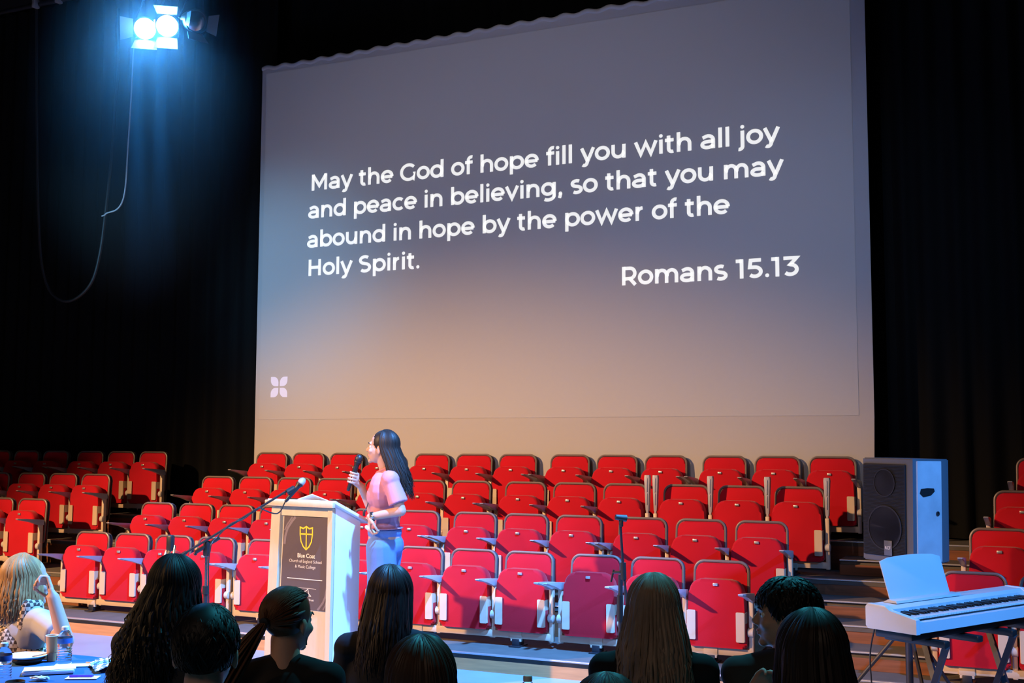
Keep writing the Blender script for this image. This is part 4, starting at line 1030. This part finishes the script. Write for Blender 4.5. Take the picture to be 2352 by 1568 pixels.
# ------------------------------------------------------------------ tables and what stands on them
def round_table(c, r, h, lab_t, lab_c):
    t = thing('round_table', lab_t, 'table', c)
    bm = N(); add_lathe(bm, [(r - .01, h - .035), (r, h - .03), (r, h - .012), (r - .01, h - .008)], 48); obj('table_top', bm, M_WHITE, t)
    bm = N(); add_lathe(bm, [(.04, .03), (.035, h - .035)], 16); obj('column', bm, M_DKSTEEL, t)
    bm = N(); add_lathe(bm, [(.30, 0), (.30, .015), (.06, .035)], 32); obj('base', bm, M_DKSTEEL, t)
    bm = N(); n = 120; rings = []
    for rr, z, fold in ((0.001, h, 0), (r * .5, h, 0), (r - .01, h, 0), (r + .006, h - .006, .001), (r + .012, h - .03, .006), (r + .03, h - .2, .022), (r + .05, h - .45, .035)):
        rings.append([bm.verts.new(((rr + fold * math.sin(14 * 2 * PI * k / n)) * math.cos(2 * PI * k / n), (rr + fold * math.sin(14 * 2 * PI * k / n)) * math.sin(2 * PI * k / n), z)) for k in range(n)])
    for i in range(len(rings) - 1):
        for k in range(n): bm.faces.new((rings[i][k], rings[i][(k + 1) % n], rings[i + 1][(k + 1) % n], rings[i + 1][k]))
    tag(obj('tablecloth', bm, M_NAVY, loc=c), lab_c, 'tablecloth')
HT = .73; TC = Vector((-1.70, -4.78, 0))
round_table(TC, .56, HT - .003, 'round table under the navy cloth at the lower left', 'navy cloth draped over the round table at the lower left')
def tz(x, y, dz=0.): v = atZ(x, y, HT); v.z += dz; return v
def bottle(base, label, hgt=.172, rot=None):
    t = thing('water_bottle', label, 'bottle', base)
    if rot: t.rotation_euler = rot
    k = hgt / .2; pr = [(.026, 0), (.029, .004), (.030, .03)]
    for q in range(6): pr += [(.0285, .040 + q * .012), (.0302, .046 + q * .012)]
    pr += [(.030, .118), (.0305, .122), (.0305, .145), (.028, .158), (.018, .176), (.0125, .182), (.0125, .186)]
    bm = N(); add_lathe(bm, [(a, b * k) for a, b in pr], 28); obj('bottle_body', bm, M_BOTTLE, t)
    bm = N(); add_lathe(bm, [(.0309, .122 * k), (.0311, .124 * k), (.0311, .144 * k), (.0309, .146 * k)], 28); obj('label_band', bm, M_LABEL, t)
    bm = N(); add_lathe(bm, [(.015, .184 * k), (.015, .198 * k), (.013, .201 * k), (0, .201 * k)], 20); obj('bottle_cap', bm, M_WHITE, t)
bottle(tz(147, 1534), 'clear ribbed water bottle with blue band, beside the brown paper cup')
bottle(tz(6, 1580), 'clear water bottle cut off by the left edge of the photo, on the navy table')
def cup(base, label):
    t = thing('paper_cup', label, 'cup', base)
    bm = N(); add_lathe(bm, [(.018, 0), (.0185, .002), (.0255, .105), (.0265, .107), (.0245, .108), (.0175, .006), (0, .006)], 28); obj('cup_wall', bm, M_CUP, t)
    bm = N(); add_tube(bm, [Vector((.0262 * math.cos(2 * PI * k / 28), .0262 * math.sin(2 * PI * k / 28), .108)) for k in range(29)], .0018, 6, False); obj('cup_rim', bm, M_WHITE, t)
cup(tz(118, 1517), 'brown paper cup with white rim standing on the navy table')
b_ = tz(62, 1520); t = thing('paper_plate', 'white paper plate with a dark brown tray under it, behind the notepad', 'plate', b_)
bm = N(); add_lathe(bm, [(.05, 0), (.055, .002), (.075, .016), (.073, .017), (.05, .004), (0, .004)], 32); obj('tray', bm, M_TRAY, t)
bm = N(); add_lathe(bm, [(.05, .017), (.06, .018), (.084, .030), (.083, .032), (.058, .021), (0, .021)], 32); obj('plate', bm, M_WHITE, t)
bm = N(); add_tube(bm, [Vector((.02, .01, .024)), Vector((.075, .045, .036)), Vector((.12, .07, .040))], [.006, .003, .004], 6, True, .3); obj('fork', bm, M_TRAY, t)
b_ = tz(112, 1545); ang = math.atan2(RH.y, RH.x)
o = bpy.data.objects.new('notepad', None); bpy.data.objects.remove(o)
t = thing('notepad', 'thick white pad of paper lying before the bottle and cup', 'notepad', b_, ang + .30)
bm = N(); add_box(bm, (0, 0, .009), (.20, .085, .016), bev=.004); obj('page_block', bm, M_PAPER, t)
bm = N(); add_box(bm, (.004, .004, .0185), (.20, .088, .002), Matrix.Rotation(.05, 3, 'Z')); obj('top_sheet', bm, M_PAPER, t)
b_ = tz(34, 1592); bm = N(); add_lathe(bm, [(.030, 0), (.036, .045), (.034, .046), (.029, .004), (0, .004)], 28); tag(obj('snack_tub', bm, M_TRAY, loc=b_), 'dark brown tub in front of the white notepad on the navy table', 'tub')
b_ = tz(190, 1556); bm = N(); add_box(bm, (0, 0, .001), (.125, .062, .002)); o = obj('note_sheet', bm, M_PAPER, loc=b_, smooth=False); o.rotation_euler = (0, 0, ang + .05); tag(o, 'small sheet of white paper under the purple pen', 'paper')
t = thing('pen', 'purple pen lying on the small white sheet', 'pen', b_ + Vector((0, 0, .0068)), ang + .06)
bm = N(); add_tube(bm, [Vector((-.045, 0, 0)), Vector((.035, 0, 0)), Vector((.044, 0, 0))], [.0045, .0045, .0015], 10); obj('barrel', bm, M_PEN, t)
bm = N(); add_tube(bm, [Vector((-.02, 0, 0)), Vector((-.052, 0, 0))], .0052, 10); obj('pen_cap', bm, M_PEN, t)
b_ = tz(92, 1562); bm = N(); g = bmesh.ops.create_icosphere(bm, subdivisions=3, radius=1)
for v in bm.verts: v.co = Vector((v.co.x * .036, v.co.y * .018, v.co.z * .008)) * (1 + .5 * noise.noise(v.co * 3.1)) + Vector((0, 0, .0095))
o = obj('crumpled_wrapper', bm, M_CABLEW, loc=b_); o.rotation_euler = (0, 0, ang); tag(o, 'small crumpled silver wrapper beside the notepad', 'wrapper')
b_ = tz(213, 1524); bm = N(); add_tube(bm, [Vector((-.03, 0, .004)), Vector((.03, .0, .004))], .004, 8); o = obj('wooden_stirrer', bm, M_CUP, loc=b_); o.rotation_euler = (0, 0, ang - .1); tag(o, 'short brown stirrer lying at the far edge of the navy table', 'stirrer')
b_ = tz(170, 1528); bm = N(); add_box(bm, (0, 0, .001), (.16, .07, .002)); o = obj('paper_sheet', bm, M_PAPER, loc=b_, smooth=False); o.rotation_euler = (0, 0, ang + .2); tag(o, 'white sheet lying behind the ribbed bottle towards the table edge', 'paper')
b_ = tz(240, 1534); bm = N(); gr_ = []                                   # gingham cloth slumped over the table edge
out = (Vector((b_.x, b_.y, 0)) - TC); out.z = 0; out.normalize(); tn = Vector((-out.y, out.x, 0))
for i in range(17):
    row = []
    for j in range(13):
        u = -.10 + .20 * i / 16; v_ = -.05 + .16 * j / 12; edge = .56 - (Vector((b_.x, b_.y, 0)) - TC).length
        over = max(0, v_ - edge - .015)
        row.append(bm.verts.new(tn * u + out * min(v_, edge + .022 + over * .15) + ZV * (.006 + .010 * math.sin(u * 50 + v_ * 30) ** 2 + .012 * math.sin(j / 12 * PI) - over * .95)))
    gr_.append(row)
for i in range(16):
    for j in range(12): bm.faces.new((gr_[i][j], gr_[i + 1][j], gr_[i + 1][j + 1], gr_[i][j + 1]))
tag(obj('gingham_cloth', bm, M_GING, loc=b_), 'pale gingham cloth slumped over the right edge of the navy table', 'cloth')
TB = P(1212, 1548, 3.76); TB2 = Vector((TB.x, TB.y, 0))
round_table(TB2, .17, HT - .003, 'small round table below the frame, under the second navy cloth', 'navy cloth on the small table under the bottle at the bottom edge')
bottle(Vector((TB.x, TB.y, HT)), 'water bottle whose cap shows at the bottom edge below the front row', .20)

# ------------------------------------------------------------------ stage lamps, bar and cables at the upper left
LY = 1.0
la, lb, lc = atY(333, 66, LY), atY(384, 60, LY), atY(452, 49, LY)
bar = thing('lighting_bar', 'dark steel lighting bar carrying the stage lamps at the upper left', 'lighting bar', Vector((-6.6, LY + .15, 6.62)))
bm = N(); add_tube(bm, [(-3.2, 0, 0), (3.0, 0, 0)], .025, 12); obj('pipe', bm, M_DKSTEEL, bar)
for x in (-2.6, 2.5): bm = N(); add_tube(bm, [(x, 0, 0), (x, 0, .88)], .012, 8); obj('hanger', bm, M_DKSTEEL, bar)
for x in (-2.35, -1.5, -1.15): bm = N(); add_box(bm, (x, -.03, .0), (.05, .08, .10), bev=.01); obj('clamp', bm, M_DOORF, bar)
def lamp(c, aim, label, lit, doors):
    d = (aim - c).normalized(); B = basis(d); t = thing('stage_lamp', label, 'stage lamp', c)
    Lc = lambda x, y, z: B @ Vector((x, y, z))
    T = basis(d).to_4x4() @ Matrix.Rotation(-PI / 2, 4, 'X')
    bm = N(); add_lathe(bm, [(.05, -.26), (.085, -.24), (.11, -.12), (.125, -.02), (.125, .0), (.112, .0), (.105, -.03)], 28, T); obj('housing', bm, M_BLACK, t)
    bm = N(); add_lathe(bm, [(.106, -.022), (.08, -.012), (.04, -.006), (.0, -.004)], 28, T); obj('lens', bm, M_LAMP if lit else M_CHROME, t)
    for a, w0, w1, L, op in doors:
        bm = N(); ca, sa = math.cos(math.radians(a)), math.sin(math.radians(a)); oc, os_ = math.cos(math.radians(op)), math.sin(math.radians(op))
        v = []
        for u, l in ((-w0, 0), (w0, 0), (w1, L), (-w1, L)):
            rad = .118 + l * os_; y = .0 + l * oc; v.append(bm.verts.new(Lc(rad * ca - u * sa, y, rad * sa + u * ca)))
        bm.faces.new(v); r_ = bmesh.ops.extrude_face_region(bm, geom=bm.faces[:]); bmesh.ops.translate(bm, verts=[q for q in r_['geom'] if isinstance(q, bmesh.types.BMVert)], vec=Lc(0, 0, .003))
        obj('barn_door', bm, M_DOORF, t, smooth=False)
    top = Vector((c.x - d.x * .12, LY + .15, 6.62)) - c
    bm = N(); add_tube(bm, [Lc(-.14, -.12, 0), Lc(-.14, -.12, 0).lerp(top, .6), top - ZV * .02, Lc(.14, -.12, 0).lerp(top, .6), Lc(.14, -.12, 0)], .009, 6); obj('yoke', bm, M_DKSTEEL, t)
aim = Vector((-.5, -6.5, 1.2))
lamp(la, aim, 'glowing cyan stage lamp, left one of the lit pair', True, [(-90, .10, .13, .15, 30), (0, .09, .12, .16, 50)])
lamp(lb, aim, 'glowing cyan stage lamp with open barn doors, right one of the lit pair', True, [(-90, .10, .12, .22, 22), (0, .06, .07, .12, 2), (180, .08, .09, .15, 3), (90, .10, .12, .18, 35)])
lamp(lc, aim + Vector((9, 1, 0)), 'unlit stage lamp with splayed barn doors right of the glowing pair', False, [(-90, .08, .11, .14, 35), (0, .06, .08, .12, 4), (180, .08, .11, .13, 30)])
for i, c in enumerate((la, lb)):
    d = (aim - c).normalized()
    spot('stage_lamp_glow', c + d * .03, aim, 190, (.025, .32, 1.0), 150, .6, .09)
    spot('stage_lamp_beam', c + Vector((.10, -.25, -.06)), c + Vector((.28, -.25, -3)), 1300, (.03, .30, 1.0), 9, 1.0, .05)
cable('hanging_cable', [atY(272, 20, 1.2), atY(272, 150, 1.2), atY(266, 230, 1.2), atY(258, 340, 1.2), atY(250, 420, 1.2), atY(241, 500, 1.2), atY(230, 580, 1.2), atY(212, 645, 1.2), atY(180, 682, 1.2), atY(145, 691, 1.2), atY(113, 665, 1.2), atY(95, 600, 1.2), atY(88, 480, 1.2), atY(85, 300, 1.2), atY(84, 20, 1.2)], .016, M_CABLE, 'thick dark cable hanging in a long loop at the upper left')
cable('thin_cable', [atY(318, 78, 1.1), atY(308, 100, 1.1), atY(304, 170, 1.1), atY(299, 260, 1.1), atY(293, 350, 1.1), atY(289, 420, 1.1), atY(282, 460, 1.1), atY(268, 481, 1.1), atY(246, 489, 1.11), atY(240, 494, 1.14), atY(234, 496, 1.15)], .0075, M_CABLEW, 'thin pale cable dropping from the left cyan lamp to the looped cable')
# local haze volume shaped to imitate the lens bloom about the lamps
HC = (la + lb) / 2 + Vector((0, -.2, -.75)); HR3 = (1.55, 1.15, 2.5)
m = bpy.data.materials.new('bloom_haze_volume'); m.use_nodes = True; nt = m.node_tree; nt.nodes.clear()
out = nt.nodes.new('ShaderNodeOutputMaterial'); vsn = nt.nodes.new('ShaderNodeVolumeScatter'); vsn.inputs['Anisotropy'].default_value = .2
tc = nt.nodes.new('ShaderNodeTexCoord'); ln = nt.nodes.new('ShaderNodeVectorMath'); ln.operation = 'LENGTH'; mr = nt.nodes.new('ShaderNodeMapRange')
mr.interpolation_type = 'SMOOTHSTEP'; mr.inputs['From Min'].default_value = 0; mr.inputs['From Max'].default_value = .97; mr.inputs['To Min'].default_value = .20; mr.inputs['To Max'].default_value = 0
nt.links.new(tc.outputs['Object'], ln.inputs[0]); nt.links.new(ln.outputs['Value'], mr.inputs['Value']); nt.links.new(mr.outputs[0], vsn.inputs['Density'])
nt.links.new(vsn.outputs[0], out.inputs['Volume'])
bm = N(); add_ell(bm, (0, 0, 0), 1.0, None, 32, 20); o = obj('bloom_haze', bm, m); o.location = HC; o.scale = HR3; tag(o, 'local haze volume imitating the lens bloom around the cyan lamps', 'haze', kind='stuff')
